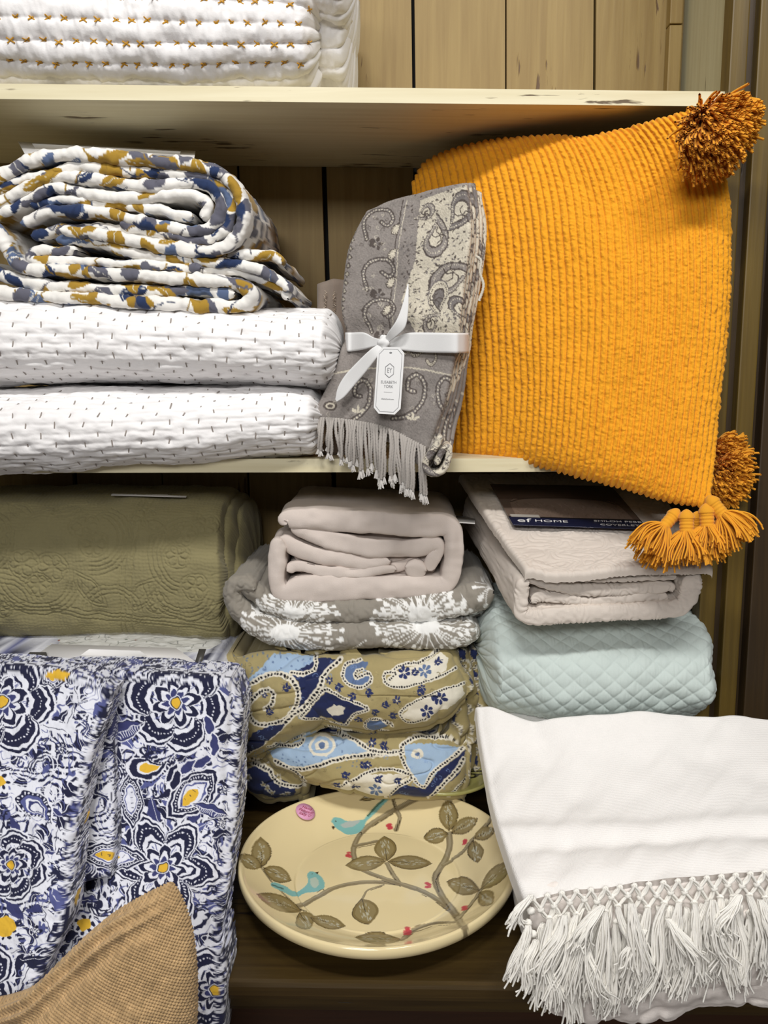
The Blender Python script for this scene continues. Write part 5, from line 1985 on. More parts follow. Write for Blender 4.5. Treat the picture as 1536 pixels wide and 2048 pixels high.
def ring(p):
    return np.vstack([p, p[:1]])


def bloom(x, y, R, n, rot, tip=0.0, center=YE, wd=0.95, hatch=True):
    ords = list(range(n))
    for k in ords:
        a = rot + k * 2 * math.pi / n
        Rk = R * rb5.uniform(0.93, 1.05)
        for f, c_ in ((1.12, WH), (1.06, NB), (1.0, WH), (0.93, NB), (0.66, WH), (0.56, NB), (0.50, WH)):
            bc.poly(petal_pts(x, y, R * 0.08, Rk * f, R * wd * f, a, tip=tip * R), c_)
        p = petal_pts(x, y, R * 0.1, Rk * 0.80, R * wd * 0.80, a, tip=tip * R)
        bc.dots(ring(p), 6.5, 1.7, WH)
        if hatch:
            for h in range(7):
                aa = a + rb5.uniform(-0.18, 0.18)
                r0, r1 = R * rb5.uniform(0.25, 0.4), R * rb5.uniform(0.42, 0.6)
                bc.stroke([(x + r0 * math.cos(aa), y + r0 * math.sin(aa)), (x + r1 * math.cos(aa), y + r1 * math.sin(aa))], 1.2, PB)
    for k in range(n + 2):
        a = rot + 0.3 + k * 2 * math.pi / (n + 2)
        for f, c_ in ((1.1, WH), (1.0, NB), (0.72, WH), (0.5, MD)):
            bc.poly(petal_pts(x, y, R * 0.04, R * 0.46 * f, R * 0.30 * f, a, tip=0.05 * R), c_)
    bc.ell(x, y, R * 0.15, R * 0.15, 0, WH)
    bc.ell(x, y, R * 0.12, R * 0.13, 0.4, NB)
    bc.ell(x, y, R * 0.10, R * 0.11, 0.4, center)


def bud(x, y, L_, w, a, c_=YE):
    for f, col_ in ((1.3, WH), (1.2, NB), (1.06, WH), (0.98, NB), (0.78, WH), (0.68, PB), (0.6, WH)):
        bc.poly(leaf_pts(x, y, L_ * f, w * f, a), col_)
    bc.dots(ring(leaf_pts(x, y, L_ * 0.88, w * 0.88, a)), 6, 1.5, WH)
    bc.poly(leaf_pts(x - L_ * 0.08 * math.cos(a), y - L_ * 0.08 * math.sin(a), L_ * 0.42, w * 0.42, a), c_)
    for k in range(8):
        t = (k / 7 - 0.5) * L_ * 0.8
        bc.stroke([(x + t * math.cos(a), y + t * math.sin(a)), (x + t * math.cos(a) + 5 * math.sin(a), y + t * math.sin(a) - 5 * math.cos(a))], 1.1, NB)


def stripeleaf(x, y, L_, w, a):
    p = leaf_pts(x, y, L_, w, a)
    bc.poly(inset(p, 1.15), WH)
    bc.poly(p, NB)
    bc.poly(inset(p, 0.9), MD)
    n_ = int(L_ / 5)
    for k in range(n_):
        t = (k / n_ - 0.45) * L_ * 0.85
        hh_ = w * 0.32
        bc.stroke([(x + t * math.cos(a), y + t * math.sin(a)), (x + t * math.cos(a) - hh_ * math.sin(a), y + t * math.sin(a) + hh_ * math.cos(a))], 1.5, WH)
    bc.stroke([p[0], p[9]], 1.5, WH)


bloom(352, 1405, 96, 6, 0.25)
bloom(2, 1402, 100, 6, 0.05)
bloom(325, 1737, 92, 6, -0.95, tip=0.12, wd=0.75)
bloom(20, 1730, 70, 7, 0.4)
bloom(430, 1980, 80, 6, 0.1)
bloom(-60, 1960, 90, 6, 0.5)
bud(386, 1588, 110, 62, -0.75)
bud(225, 1712, 120, 44, 0.1)
bud(262, 1600, 92, 40, 1.5, WH)
bud(110, 1350, 60, 34, -0.4)
p = paisley_pts(300, 1540, 40, 0.2, -1)
for f, c_ in ((1.2, WH), (1.05, NB), (0.7, WH), (0.55, YE)):
    bc.poly(inset(p, f), c_)
bc.dots(ring(inset(p, 1.3)), 7, 2.2, NB)
p = paisley_pts(78, 1612, 46, 0.4, 1)
for f, c_ in ((1.2, WH), (1.06, NB), (0.84, PB), (0.62, WH), (0.5, MD), (0.36, WH)):
    bc.poly(inset(p, f), c_)
bc.dots(ring(inset(p, 0.95)), 8, 2.0, WH)
stripeleaf(245, 1462, 84, 36, -0.42)
stripeleaf(420, 1620, 70, 26, 0.35)
for (x, y, a) in ((345, 1545, -1.0), (375, 1535, -0.7), (405, 1525, -0.5), (350, 1560, -1.3), (418, 1450, 1.3), (428, 1490, 1.5)):
    bc.poly(inset(leaf_pts(x, y, 42, 18, a), 1.25), WH)
    bc.poly(leaf_pts(x, y, 42, 17, a), MD if a > -0.8 else NB)
for (x, y) in ((170, 1850), (12, 1862), (0, 1565)):
    for k in range(7):
        bc.poly(petal_pts(x, y, 4, 26, 20, k * 0.9), WH)
        bc.poly(petal_pts(x, y, 10, 21, 9, k * 0.9), NB)
    bc.ell(x, y, 13, 12, 0.3, YE)
bc.ell(14, 1850, 20, 16, 0.3, YE)
bc.poly(leaf_pts(110, 1346, 46, 22, -0.4), YE)
bc.poly(petal_pts(96, 1352, 0, 42, 22, -0.15), YE)


def bprint(name, P, X, Y, d=None, cvv=False):
    surf(name, P, M_blue, bq, d, lin(255 * bc.sample(X, Y, warp=3.0, wscale=0.1)), cv=cvv)


def quiltfine(X, Y, s):
    return (fbm(X * 0.012, Y * 0.01, s, 2) - 0.5) * 0.016 + (fbm(X * 0.06, Y * 0.05, s + 2, 3) - 0.5) * 0.0045


def bsheet(name, tb_, bb_, lb__, rb__, nu, nv, seed, r=0.01, depth=0.1, sides='rt', amp=1.0):
    G = coons(tb_, bb_, lb__, rb__, nu, nv)
    P = W(G[..., 0], G[..., 1], G[..., 2])
    P = P + normals(P) * (quiltfine(G[..., 0], G[..., 1], seed) * amp)[..., None]
    P, n0 = shell(P, r, depth, sides=sides)
    X, Y = padXY(G, n0, P, m_per_px(-0.2))
    bprint(name, P, X, Y)


xr = W(448, 1500, -0.1)[0]
P = wblock(-0.75, xr, -0.10, 0.24, ZL, 1.055, 4.5, 60, 90)
bprint('folded_body', P, 200 + (P[..., 0] + 0.4) * 1500, 1500 + P[..., 2] * 900 + P[..., 1] * 900, None, True)
bsheet('front_drape', [(90, 1366, -0.12), (200, 1364, -0.125), (320, 1368, -0.13), (430, 1376, -0.122), (460, 1384, -0.11)],
       [(90, 2110, -0.365), (260, 2110, -0.365), (420, 2110, -0.36)],
       [(90, 1366, -0.12), (90, 1500, -0.165), (90, 1750, -0.265), (90, 1950, -0.355), (90, 2110, -0.365)],
       [(460, 1384, -0.11), (464, 1430, -0.125), (456, 1540, -0.16), (452, 1650, -0.20), (440, 1740, -0.24), (428, 1800, -0.27), (420, 1880, -0.318), (428, 1950, -0.35), (426, 2030, -0.358), (420, 2110, -0.36)],
       300, 560, 201, r=0.012, depth=0.07)
bsheet('pleat', [(60, 1380, -0.14), (130, 1376, -0.145), (203, 1388, -0.156)], [(40, 1790, -0.315), (120, 1768, -0.31), (208, 1748, -0.282)],
       [(60, 1380, -0.14), (50, 1600, -0.225), (40, 1790, -0.315)], [(203, 1388, -0.156), (212, 1440, -0.17), (216, 1560, -0.208), (216, 1680, -0.254), (208, 1748, -0.282)],
       130, 330, 207, r=0.006, depth=0.05, sides='rb', amp=0.5)
bsheet('left_flap', [(-110, 1352, -0.16), (0, 1348, -0.165), (100, 1358, -0.175), (170, 1374, -0.19), (200, 1396, -0.198)], [(-110, 2110, -0.405), (-40, 2110, -0.41), (30, 2110, -0.41)],
       [(-110, 1352, -0.16), (-110, 1700, -0.305), (-110, 2110, -0.405)],
       [(200, 1396, -0.198), (186, 1446, -0.22), (164, 1500, -0.245), (150, 1560, -0.27), (128, 1650, -0.308), (118, 1760, -0.348), (104, 1850, -0.378), (70, 1930, -0.396), (48, 2000, -0.405), (30, 2110, -0.41)],
       250, 560, 213, r=0.012, depth=0.05, sides='rt', amp=0.8)

# ================================================================== burlap cushion in the foreground
M_burl = fabric('burlap_weave', None, 0.95, 1200, 0.4, 0.10, 0.2)
bu = thing('burlap_cushion', 'tan burlap cushion corner poking up in the bottom left foreground', 'cushion', (-0.2, -0.47, 0.52))
yb_ = -0.475
topc = [(-120, 2030, yb_ + 0.01), (-40, 2004, yb_ + 0.01), (20, 1992, yb_ + 0.01), (70, 1972, yb_), (120, 1925, yb_), (170, 1876, yb_), (230, 1826, yb_), (290, 1790, yb_), (345, 1763, yb_)]
rightc = [(345, 1763, yb_), (366, 1800, yb_), (382, 1850, yb_), (391, 1910, yb_), (394, 1990, yb_), (390, 2100, yb_), (380, 2300, yb_), (360, 2700, yb_ - 0.01)]
leftc = [(-120, 2030, yb_ + 0.01), (-120, 2300, yb_), (-110, 2700, yb_ - 0.01)]
botc = [(-110, 2700, yb_ - 0.01), (100, 2720, yb_ - 0.01), (360, 2700, yb_ - 0.01)]
NB_ = 520
G = coons(topc, botc, leftc, rightc, NB_, 1000)
rows = np.concatenate([np.arange(0, 400), np.arange(400, 1000, 12)])
G = G[:, rows]
u = np.linspace(0, 1, NB_)[:, None]
v = (rows / 999.0)[None, :]
P = W(G[..., 0], G[..., 1], G[..., 2])
bl = (np.clip(1 - np.abs(2 * u - 1) ** 2, 0, 1) * np.clip(1 - (2 * v - 1) ** 2, 0, 1)) ** 0.5
P = P + bl[..., None] * np.array([0.0, -0.06, 0.01])
A = -0.42
Xr = G[..., 0] * math.cos(A) - G[..., 1] * math.sin(A)
Yr = G[..., 0] * math.sin(A) + G[..., 1] * math.cos(A)
Xr = Xr + 3 * (fbm(G[..., 0] * 0.012, G[..., 1] * 0.012, 3, 2) - 0.5)
Yr = Yr + 3 * (fbm(G[..., 0] * 0.012, G[..., 1] * 0.012, 9, 2) - 0.5)
pit = 5.4
wa = np.sin(math.pi * Xr / pit)
wbv = np.sin(math.pi * Yr / pit)
pa = np.clip((np.abs(wa) - 0.18) / 0.82, 0, 1) ** 0.6
pb = np.clip((np.abs(wbv) - 0.18) / 0.82, 0, 1) ** 0.6
cc_ = wa * wbv
weave = np.maximum(pa * (0.64 + 0.36 * cc_), pb * (0.64 - 0.36 * cc_))
ridge = np.exp(-((v - 0.018) / 0.006) ** 2) + 0.8 * np.exp(-((v - 0.040) / 0.006) ** 2) - 0.5 * np.exp(-((v - 0.06) / 0.012) ** 2)
dn = (fbm(G[..., 0] * 0.01, G[..., 1] * 0.01, 14, 2) - 0.5) * 0.03 * bl
d = 0.0019 * weave + 0.0065 * ridge * np.clip(u * 3, 0, 1) * np.clip((1 - u) * 4, 0, 1) + dn
tone = 0.86 + 0.28 * (vn(np.floor(Xr / pit) * 1.7, Yr * 0.05, 4) - 0.5) + 0.28 * (vn(Xr * 0.05, np.floor(Yr / pit) * 1.7, 6) - 0.5)
colb = np.clip(lin((196, 164, 120))[None, None] * tone[..., None], 0, 1)
gap = np.clip((0.34 - weave) * 4, 0, 1)[..., None]  # shade in the holes between threads, painted as darker brown
colb = colb * (1 - gap) + lin((96, 70, 40)) * gap
surf('front_panel', P, M_burl, bu, d, colb)
P2 = W(G[::6, ::6, 0], G[::6, ::6, 1], G[::6, ::6, 2]) + bl[::6, ::6, None] * np.array([0, 0.05, 0.0])
M_burl2 = fabric('burlap_back', (176, 140, 90), 0.95, 1200, 0.4, 0.1, 0.2, weave=120)
surf('back_panel', P2, M_burl2, bu)

# ================================================================== cream platter with painted birds
M_glaze = attr_mat('cream_glaze', 0.16, 0.6, 0.5)
rimz = ZL + 0.052
pl_, pr_ = Wz(476, 1712, rimz), Wz(1034, 1720, rimz)
pfr, pbk = Wz(760, 1890, rimz), Wz(760, 1566, rimz)
R = (pr_[0] - pl_[0]) / 2
PCX, PCY = (pl_[0] + pr_[0]) / 2, (pfr[1] + pbk[1]) / 2
RY = (pbk[1] - pfr[1]) / 2
plat = thing('platter', 'cream oval platter painted with blue birds and leafy branches on the dark ledge', 'platter', (PCX, PCY, ZL))


def zsurf(q):
    """inside height against relative radius"""
    return ZL + 0.014 + 0.034 * np.clip((q - 0.58) / 0.40, 0, 1) ** 1.6


def Lp(px, py):
    px = np.asarray(px, float)
    py = np.asarray(py, float)
    z = np.full(px.shape, ZL + 0.02)
    for _ in range(8):
        p = Wz(px, py, z)
        q = np.hypot((p[..., 0] - PCX) / R, (p[..., 1] - PCY) / RY)
        z = 0.5 * z + 0.5 * zsurf(np.clip(q, 0, 1))
    return np.stack([(p[..., 0] - PCX) * 1000, (p[..., 1] - PCY) * 1000], -1)


def c6(pts):
    p = np.asarray(pts, float)
    return Lp(450 + p[:, 0] * 0.397, 1540 + p[:, 1] * 0.397)


cream = np.array([238, 220, 172]) / 255
lf, lf2, lw, br = [np.array(c) / 255 for c in ((134, 116, 74), (150, 134, 92), (206, 206, 190), (140, 126, 96))]
dk = np.array([48, 36, 24]) / 255
bb6 = np.array([128, 188, 186]) / 255
pcv = Canvas(-240, -240, 240, 240, 3.2, cream)
rpl = random.Random(31)


def stroke6(pts, w, c_, n=30, **kw):
    pcv.stroke(catmull(c6(catmull(pts, 16)), n), w, c_, **kw)


MMX = 1000 * 1.3 / 1750 * 0.397     # mm per crop px, roughly
for pts, w in (([(1205, 805), (1150, 715), (1050, 640), (950, 592), (850, 570), (700, 565), (560, 590), (480, 632), (370, 690)], 30),
               ([(885, 578), (850, 530), (815, 470)], 22), ([(960, 600), (860, 565), (780, 538), (690, 500), (650, 440), (655, 370), (720, 280), (850, 200), (985, 135)], 28),
               ([(655, 382), (770, 358)], 25), ([(860, 195), (880, 240), (860, 300)], 22), ([(862, 195), (845, 140)], 18),
               ([(1165, 730), (1085, 620), (1060, 540), (1100, 470), (1130, 400), (1130, 325)], 32), ([(1100, 480), (1190, 425), (1250, 350), (1345, 250)], 22),
               ([(1175, 750), (1250, 665), (1290, 605)], 20), ([(1160, 765), (1050, 768), (950, 800), (890, 850)], 24), ([(180, 495), (240, 575), (360, 690), (405, 715)], 10), ([(690, 655), (720, 605), (800, 578)], 9)):
    stroke6(pts, w * MMX * 0.95, br)
    stroke6([(x, y - w * 0.18) for x, y in pts], w * MMX * 0.35, np.array([176, 166, 138]) / 255, alpha=0.6)
    for k in range(3):
        i = rpl.randrange(len(pts) - 1)
        a, b = np.array(pts[i]), np.array(pts[i + 1])
        s0 = a + (b - a) * rpl.uniform(0, 0.5)
        s1 = a + (b - a) * rpl.uniform(0.5, 1)
        stroke6([s0 + [0, w * 0.5], s1 + [0, w * 0.5]], 1.1, dk, n=6)
LV = [(185, 497, 180, 342, 100), (185, 500, 68, 445, 72), (195, 500, 335, 562, 80), (385, 717, 160, 635, 78), (375, 722, 430, 800, 100), (430, 745, 606, 785, 66), (690, 648, 725, 778, 135), (815, 458, 800, 333, 112), (810, 460, 608, 482, 76), (820, 460, 1042, 470, 72),
      (1130, 310, 1120, 150, 96), (1125, 325, 1000, 345, 82), (1140, 320, 1272, 247, 78), (1252, 348, 1362, 298, 66), (1250, 360, 1275, 472, 82), (1282, 612, 1117, 563, 90), (1288, 604, 1446, 462, 80), (1282, 618, 1350, 680, 90), (890, 850, 655, 838, 58), (680, 145, 800, 112, 34)]
for (ax, ay, bx, by, w) in LV:
    cx_, cy_ = (ax + bx) / 2, (ay + by) / 2
    L_ = math.hypot(bx - ax, by - ay)
    a = math.atan2(by - ay, bx - ax)
    P6 = leaf_pts(cx_, cy_, L_, w, a, n=14)
    pcv.poly(c6(P6), lf)
    pcv.poly(c6(inset(P6, 0.8)), lf2)
    for k in range(26):
        t = rpl.uniform(-0.3, 0.3) * L_
        s_ = rpl.uniform(-0.13, 0.13) * w * 1.4
        x, y = cx_ + t * math.cos(a) - s_ * math.sin(a), cy_ + t * math.sin(a) + s_ * math.cos(a)
        stroke6([(x, y), (x + 12 * math.cos(a), y + 12 * math.sin(a))], 0.9, lw, n=4, alpha=0.8)
    hp = P6[:14]
    pcv.stroke(c6(hp), 0.8, dk)
    stroke6([(ax, ay), (cx_, cy_)], 0.8, dk, n=5)
for (x, y, r_) in ((830, 285, 24), (622, 425, 20), (1020, 580, 20), (1210, 370, 18), (1205, 695, 20), (920, 808, 22)):
    for k in range(6):
        q = c6([(x + rpl.uniform(-r_, r_) * 0.5, y + rpl.uniform(-r_, r_) * 0.6)])[0]
        pcv.ell(q[0], q[1], r_ * MMX * 0.5, r_ * MMX * 0.5, 0, np.array([198, 66, 78]) / 255, 0.85)
# birds
pcv.poly(c6(catmull([(535, 250), (550, 232), (580, 236), (620, 252), (680, 246), (705, 236), (790, 145), (815, 122), (838, 128), (770, 200), (715, 250), (700, 285), (670, 312), (620, 320), (580, 300), (550, 278), (535, 250)], 70)), bb6)
pcv.poly(c6(catmull([(580, 270), (620, 252), (680, 250), (650, 275), (600, 285), (580, 270)], 24)), np.array([178, 190, 186]) / 255)
stroke6([(720, 225), (760, 180), (800, 145)], 3.0, np.array([70, 110, 96]) / 255, n=8)
pcv.poly(c6([(538, 275), (556, 280), (545, 294)]), dk)
pcv.ell(*c6([(556, 252)])[0], 1.0, 1.2, 0, dk)
stroke6([(665, 325), (685, 305), (688, 325)], 0.9, dk, n=6)
pcv.poly(c6(catmull([(412, 530), (428, 510), (458, 518), (492, 548), (502, 588), (470, 610), (400, 622), (350, 645), (290, 620), (232, 592), (244, 574), (300, 590), (350, 618), (398, 592), (420, 562), (412, 530)], 60)), bb6)
pcv.poly(c6(catmull([(430, 548), (455, 540), (474, 570), (455, 594), (432, 580), (430, 548)], 20)), np.array([186, 204, 190]) / 255)
stroke6([(240, 588), (290, 605)], 3.2, np.array([70, 110, 110]) / 255, n=5)
pcv.poly(c6([(455, 516), (474, 512), (466, 526)]), dk)
pcv.ell(*c6([(440, 524)])[0], 0.9, 0.9, 0, dk)
stroke6([(465, 615), (490, 600), (498, 606)], 0.9, dk, n=6)
# dish body
na = 560
th = np.linspace(0, 2 * math.pi, na, endpoint=False)
qin = np.concatenate([np.linspace(0.004, 0.955, 150)])
prof = [(q, float(zsurf(q))) for q in qin]
zr = float(zsurf(0.955))
prof += [(0.972, zr + 0.0035), (0.985, zr + 0.0045), (0.996, zr + 0.002), (1.0, zr - 0.003), (0.995, zr - 0.008), (0.98, zr - 0.011), (0.93, zr - 0.016), (0.80, ZL + 0.014), (0.66, ZL + 0.007), (0.60, ZL + 0.006), (0.585, ZL + 0.0005), (0.56, ZL + 0.0), (0.54, ZL + 0.003), (0.3, ZL + 0.004), (0.01, ZL + 0.004)]
wob = 1 + 0.010 * np.sin(2 * th + 0.6) + 0.006 * np.sin(3 * th + 1.0)
V = np.zeros((len(prof), na, 3))
for i, (q, z) in enumerate(prof):
    wq = 1 + (wob - 1) * q
    V[i, :, 0] = PCX + R * q * wq * np.cos(th)
    V[i, :, 1] = PCY + RY * q * wq * np.sin(th)
    V[i, :, 2] = z + 0.003 * q * np.sin(th * 2 + 1)* (q > 0.6)
colp = lin(255 * pcv.sample((V[..., 0] - PCX) * 1000, (V[..., 1] - PCY) * 1000, warp=0.4, wscale=0.2))
colp[155:] = lin((236, 220, 178))
dish = make_mesh('dish', V.reshape(-1, 3), grid_quads(len(prof), na, False, True), M_glaze, plat, colp)
# pink price sticker with handwriting
M_pink = plain('pink_sticker', (226, 160, 196), 0.5)
sc3 = Lp(np.array([611.0]), np.array([1628.0]))[0] / 1000
sz3 = float(zsurf(math.hypot(sc3[0] / R, sc3[1] / RY))) + 0.0016
a = np.linspace(0, 2 * math.pi, 28, endpoint=False)
sl = 0.25
def _zs(x, y):
    return float(zsurf(math.hypot(x / R, y / RY)))


_gxs = (_zs(sc3[0] + 0.008, sc3[1]) - _zs(sc3[0] - 0.008, sc3[1])) / 0.016
_gys = (_zs(sc3[0], sc3[1] + 0.008) - _zs(sc3[0], sc3[1] - 0.008)) / 0.016
SM = frame_matrix((PCX + sc3[0], PCY + sc3[1], sz3 + 0.002), (1, 0, _gxs), (0, 1, _gys))
outer = [(0.0145 * math.cos(t), 0.0135 * math.sin(t)) for t in a]
st_o = flat_ring('price_sticker', outer, [(x * 0.02, y * 0.02) for x, y in outer], M_pink, plat, SM, 0.0)
M_rink = plain('red_ink', (150, 30, 60), 0.6)
for body, yy, ang in (('Hand', 0.0065, 0.08), ('Painted!', 0.0008, 0.1), ('Italy \u2661', -0.0055, 0.1)):
    text_obj('sticker_writing', body, 0.0066, SM @ Matrix.Translation((0, yy, 0.0003)) @ Matrix.Rotation(ang, 4, 'Z'), M_rink, st_o, shear=0.35)

# ================================================================== olive plate behind the platter
M_crock = attr_mat('olive_glaze', 0.3, 0.4)
oc_ = Wz(886.0, 1540.0, ZL + 0.062)
crk = thing('plate', 'olive plate with black scrolled rim peeking out between paisley quilt and platter', 'plate', (oc_[0], oc_[1], ZL + 0.05))
kc = Canvas(0, 0, 400, 60, 3, np.array([164, 160, 96]) / 255)
for k in range(9):
    sp = spiral_pts(22 + k * 44, 30, 17, 1.5, k * 0.2, 1 if k % 2 else -1, n=30)
    kc.stroke(sp, 4.5, np.array([30, 26, 18]) / 255)
    kc.curve([sp[-1], (36 + k * 44, 50), (48 + k * 44, 54)], 3.5, np.array([30, 26, 18]) / 255)
RP = 0.085
pr = [(0.0, 0.006), (0.3, 0.006), (0.55, 0.008), (0.75, 0.014), (0.95, 0.022), (1.0, 0.023), (0.99, 0.018), (0.75, 0.009), (0.5, 0.001), (0.4, 0.0), (0.05, 0.001)]
prs = catmull(pr, 90)
th = np.linspace(0, 2 * math.pi, 200, endpoint=False)
xx_, yy_, zz_ = RP * prs[:, 0][:, None] * np.cos(th)[None], RP * prs[:, 0][:, None] * np.sin(th)[None], np.repeat(prs[:, 1][:, None], 200, 1)
tl = 0.16
V = np.stack([oc_[0] + xx_, oc_[1] + yy_ * math.cos(tl) - zz_ * math.sin(tl), ZL + 0.058 + zz_ * math.cos(tl) + yy_ * math.sin(tl)], -1)
kcol = lin(255 * kc.sample(np.repeat((th / (2 * math.pi) * 400)[None], 90, 0), np.repeat((62 - prs[:, 0] * 62)[:, None], 200, 1)))
make_mesh('plate_dish', V.reshape(-1, 3), grid_quads(90, 200, False, True), M_crock, crk, kcol)

# ================================================================== ivory throw with knotted fringe
M_ivory = fabric('ivory_wool', (244, 241, 238), 0.95, 420, 0.35, 0.03, 0.3, weave=230, weave_bump=0.25)
M_fr = fabric('ivory_yarn', (250, 247, 240), 0.9, 900, 0.3, 0.06, 0.2)
wt = thing('fringed_throw', 'ivory woven throw with knotted fringe folded over the right end of the ledge', 'throw', (0.35, -0.05, ZL))
xl = W(985, 1600, -0.15)[0]
for k, (z0, z1, dx, yf_) in enumerate(((ZL, 0.862, 0.02, -0.31), (0.858, 0.905, 0.012, -0.27), (0.896, 0.930, 0.0, -0.19))):
    P = wblock(xl + dx, 0.52, yf_, -0.01, z0, z1, 3.0, 70, 60, xe=0.03)
    surf('folded_layer', P, M_ivory, wt, (fbm(P[..., 0] * 12, P[..., 1] * 12 + P[..., 2] * 20, 3 + k, 2) - 0.5) * 0.008, cv=True)
P = wblock(xl + 0.012, 0.36, -0.07, 0.25, ZL, 1.0, 3.0, 70, 60, xe=0.03)
surf('folded_layer', P, M_ivory, wt, (fbm(P[..., 0] * 12, P[..., 1] * 12 + P[..., 2] * 20, 13, 2) - 0.5) * 0.006, cv=True)
btm = [(1060, 1798, -0.345), (1110, 1786, -0.345), (1200, 1776, -0.345), (1320, 1764, -0.345), (1450, 1750, -0.345), (1540, 1742, -0.345), (1640, 1735, -0.345)]
G = coons([(962, 1418, -0.075), (985, 1418, -0.08), (1025, 1434, -0.088), (1060, 1444, -0.094), (1095, 1442, -0.10), (1180, 1434, -0.10), (1290, 1430, -0.10), (1380, 1434, -0.10), (1500, 1436, -0.10), (1640, 1450, -0.10)],
          btm,
          [(962, 1418, -0.075), (970, 1480, -0.105), (984, 1560, -0.16), (1004, 1640, -0.225), (1024, 1700, -0.28), (1044, 1755, -0.325), (1060, 1798, -0.345)],
          [(1640, 1450, -0.10), (1640, 1530, -0.17), (1640, 1620, -0.25), (1640, 1670, -0.295), (1640, 1700, -0.32), (1640, 1735, -0.345)], 330, 180)
P = W(G[..., 0], G[..., 1], G[..., 2])
X_, Y_ = G[..., 0], G[..., 1]
fold = np.exp(-(((Y_ - (1692 - (X_ - 1040) * 0.055)) / 16.0) ** 2)) * np.clip((X_ - 1010) / 60, 0, 1)
dsp = (fbm(X_ * 0.008, Y_ * 0.014, 5, 2) - 0.5) * 0.014 - 0.006 * fold + 0.004 * np.exp(-(((Y_ - (1668 - (X_ - 1040) * 0.055)) / 18.0) ** 2))
dsp += (fbm((X_ + Y_ * 0.7) * 0.02, Y_ * 0.008, 8, 2) - 0.5) * 0.006
dsp += 0.008 * np.exp(-(((X_ - 1075) - (Y_ - 1450) * 0.25) / 30.0) ** 2) * np.exp(-(Y_ - 1450) / 120.0) * (Y_ > 1380) * -1
P = P + normals(P) * dsp[..., None]
P, _ = shell(P, 0.006, 0.03, sides='lrt', back=(0, 0.5, -0.866))
surf('top_sheet', P, M_ivory, wt)
# lower fold spilling over the lip
M_bl = fabric('ivory_lining', (244, 236, 230), 0.9, 500, 0.3, 0.03, 0.2)
Pq, X, Y = flap('under', [(1068, 1782, -0.338), (1250, 1766, -0.338), (1640, 1728, -0.338)], [(1100, 2020, -0.342), (1200, 2044, -0.344), (1330, 2036, -0.344), (1420, 2012, -0.344), (1540, 2008, -0.344), (1640, 2010, -0.344)],
                [(1068, 1782, -0.338), (1072, 1900, -0.342), (1100, 2020, -0.342)], [(1640, 1728, -0.338), (1640, 1870, -0.342), (1640, 2010, -0.344)], 160, 80, 0.010, 303, r=0.005, depth=0.006, amp=0.010)
surf('lower_fold', Pq, M_bl, wt)


def yarn_tassel(p0, length_px, Y0, seed, lean=0.0, n=26, name='fringe_tassel', rad=0.00105, spread=1.0):
    r_ = np.random.default_rng(seed)
    seg = 18
    t = np.linspace(0, 1, seg)
    a1, a2 = r_.normal(0, 1, 2)
    ph = r_.uniform(0, 6.28)
    cx = p0[0] + lean * length_px * t + (a1 * 11 * np.sin(t * 3.4 + ph) + a2 * 7 * np.sin(t * 6.5 + ph)) * t ** 0.7
    cy = p0[1] + length_px * t
    Yc = Y0 - 0.006 * np.sin(t * 2.6) - 0.004
    C = W(cx, cy, Yc)
    paths = []
    for k in range(n):
        ang = r_.uniform(0, 6.28)
        f = math.sqrt(r_.uniform(0, 1))
        ox, oy = math.cos(ang) * f, math.sin(ang) * f
        w = 0.0024 + (0.0075 * spread) * t ** 0.8
        L = int(seg * r_.uniform(0.84, 1.0))
        cr_ = np.sin(t * r_.uniform(5, 14) + r_.uniform(0, 6.28)) * 0.0017 * t ** 0.3
        p = C + np.stack([ox * w + cr_, oy * w * 0.6 + 0 * t, 0.002 * oy * t], 1)
        e = np.clip(t - 0.75, 0, 1)[:, None]
        p = p + e * r_.normal(0, 1, 3) * np.array([0.014, 0.008, 0.012]) * spread
        paths.append(p[:max(8, L)])
    V, Q = tube_mesh(paths, rad, 4)
    return make_mesh(name, V, Q, M_fr, wt)


def knot(px, py, Y, r=0.0034):
    th_ = np.linspace(0, math.pi, 8)[:, None]
    ph_ = np.linspace(0, 2 * math.pi, 12, endpoint=False)[None]
    q = r * (1 + 0.15 * np.sin(3 * ph_ + 4 * th_))
    V = np.stack([q * 1.1 * np.sin(th_) * np.cos(ph_), q * 0.8 * np.sin(th_) * np.sin(ph_), q * np.cos(th_) + 0 * ph_], -1) + W(px, py, Y)
    surf('knot', V, M_fr, wt, cv=True)


ed = catmull(btm, 300)
rw = random.Random(19)


def edge_at(px):
    return np.interp(px, ed[:, 0], ed[:, 1])


kx = np.arange(1066, 1580, 29)
Yn = -0.352
rows_k = []
for i, px in enumerate(kx):
    knot(px, edge_at(px) + 3, Yn)
paths, rads = [], []


def cordpair(a, b):
    for s_ in (-1, 0, 1):
        m = ((a[0] + b[0]) / 2 + s_ * 2.2 + rw.uniform(-2, 2), (a[1] + b[1]) / 2 + rw.uniform(-2, 3))
        p = catmull([a, m, b], 9)
        paths.append(W(p[:, 0], p[:, 1], Yn - 0.002 - 0.001 * s_))


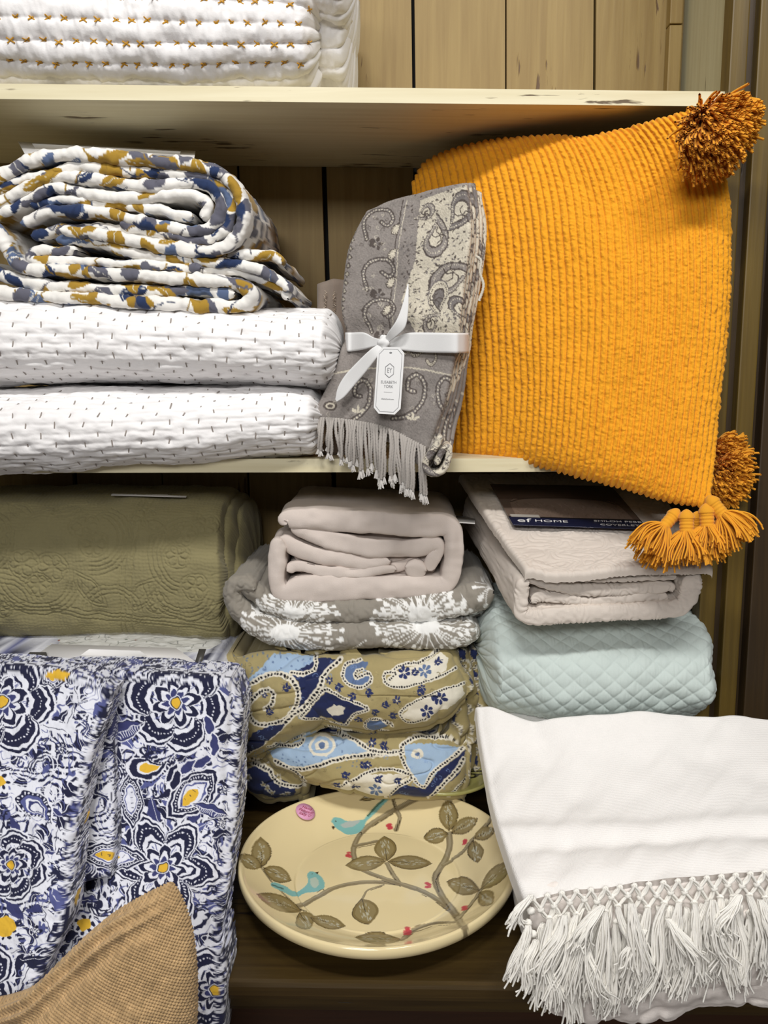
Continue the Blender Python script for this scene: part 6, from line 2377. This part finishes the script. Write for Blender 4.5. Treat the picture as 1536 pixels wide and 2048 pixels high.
k1 = []
for i in range(len(kx) - 1):
    mx_ = (kx[i] + kx[i + 1]) / 2 + rw.uniform(-3, 3)
    my_ = edge_at(mx_) + 24 + rw.uniform(-4, 5)
    k1.append((mx_, my_))
    cordpair((kx[i], edge_at(kx[i]) + 3), (mx_, my_))
    cordpair((kx[i + 1], edge_at(kx[i + 1]) + 3), (mx_, my_))
    knot(mx_, my_, Yn - 0.002, 0.0037)
k2 = []
for i in range(len(k1) - 1):
    mx_ = (k1[i][0] + k1[i + 1][0]) / 2 + rw.uniform(-4, 4)
    my_ = (k1[i][1] + k1[i + 1][1]) / 2 + 24 + rw.uniform(-5, 7)
    k2.append((mx_, my_))
    cordpair(k1[i], (mx_, my_))
    cordpair(k1[i + 1], (mx_, my_))
    knot(mx_, my_, Yn - 0.003, 0.0038)
V, Q = tube_mesh(paths, 0.0015, 5)
make_mesh('knotted_net', V, Q, M_fr, wt)
for i, (x, y) in enumerate(k2):
    L_ = rw.uniform(130, 210)
    yarn_tassel((x, y), L_, Yn - 0.006 - rw.uniform(0, 0.006), 400 + i, lean=rw.uniform(-0.34, 0.34), n=26, spread=rw.uniform(0.8, 1.8))
for i, (x, y) in enumerate(k1):
    yarn_tassel((x + rw.uniform(-8, 8), y + rw.uniform(14, 40)), rw.uniform(90, 190), Yn + 0.003, 440 + i, lean=rw.uniform(-0.3, 0.3), n=20, spread=rw.uniform(1.0, 2.0))
# loose clumps lying across the fringe
for i, (x, y, L_, ln) in enumerate(((1335, 1838, 86, 0.75), (1205, 1812, 90, -0.7), (1262, 1806, 150, 0.12), (1290, 1860, 90, -0.55), (1425, 1800, 130, 0.2), (1480, 1790, 90, -0.5), (1130, 1830, 130, -0.35), (1170, 1890, 120, 0.3), (1520, 1800, 100, 0.45))):
    yarn_tassel((x, y), L_, Yn - 0.014, 600 + i, lean=ln, n=34, spread=1.5)
# second fringe underneath, longer
for i, x in enumerate(np.arange(1085, 1390, 21)):
    y0 = 1858 - (x - 1085) * 0.05 + rw.uniform(-8, 8)
    knot(x, y0 - 4, -0.349, 0.0036)
    yarn_tassel((x, y0), rw.uniform(150, 205) - max(0, (x - 1230)) * 0.25, -0.352, 480 + i, lean=rw.uniform(-0.08, 0.12), n=28)
for i, x in enumerate(np.arange(1395, 1580, 26)):
    y0 = 1830 + rw.uniform(-12, 6)
    knot(x, y0 - 4, -0.349, 0.0040)
    yarn_tassel((x, y0), rw.uniform(120, 180), -0.353, 520 + i, lean=rw.uniform(0.1, 0.35), n=26)
# tassels at the left corner
yarn_tassel((1062, 1790), 70, -0.358, 560, lean=-0.55, n=26, spread=1.1)
yarn_tassel((1056, 1850), 120, -0.360, 561, lean=-0.30, n=34)
yarn_tassel((1072, 1880), 110, -0.362, 562, lean=-0.25, n=30)
for px, py in ((1056, 1846), (1062, 1822), (1066, 1868)):
    knot(px, py, -0.358, 0.0042)
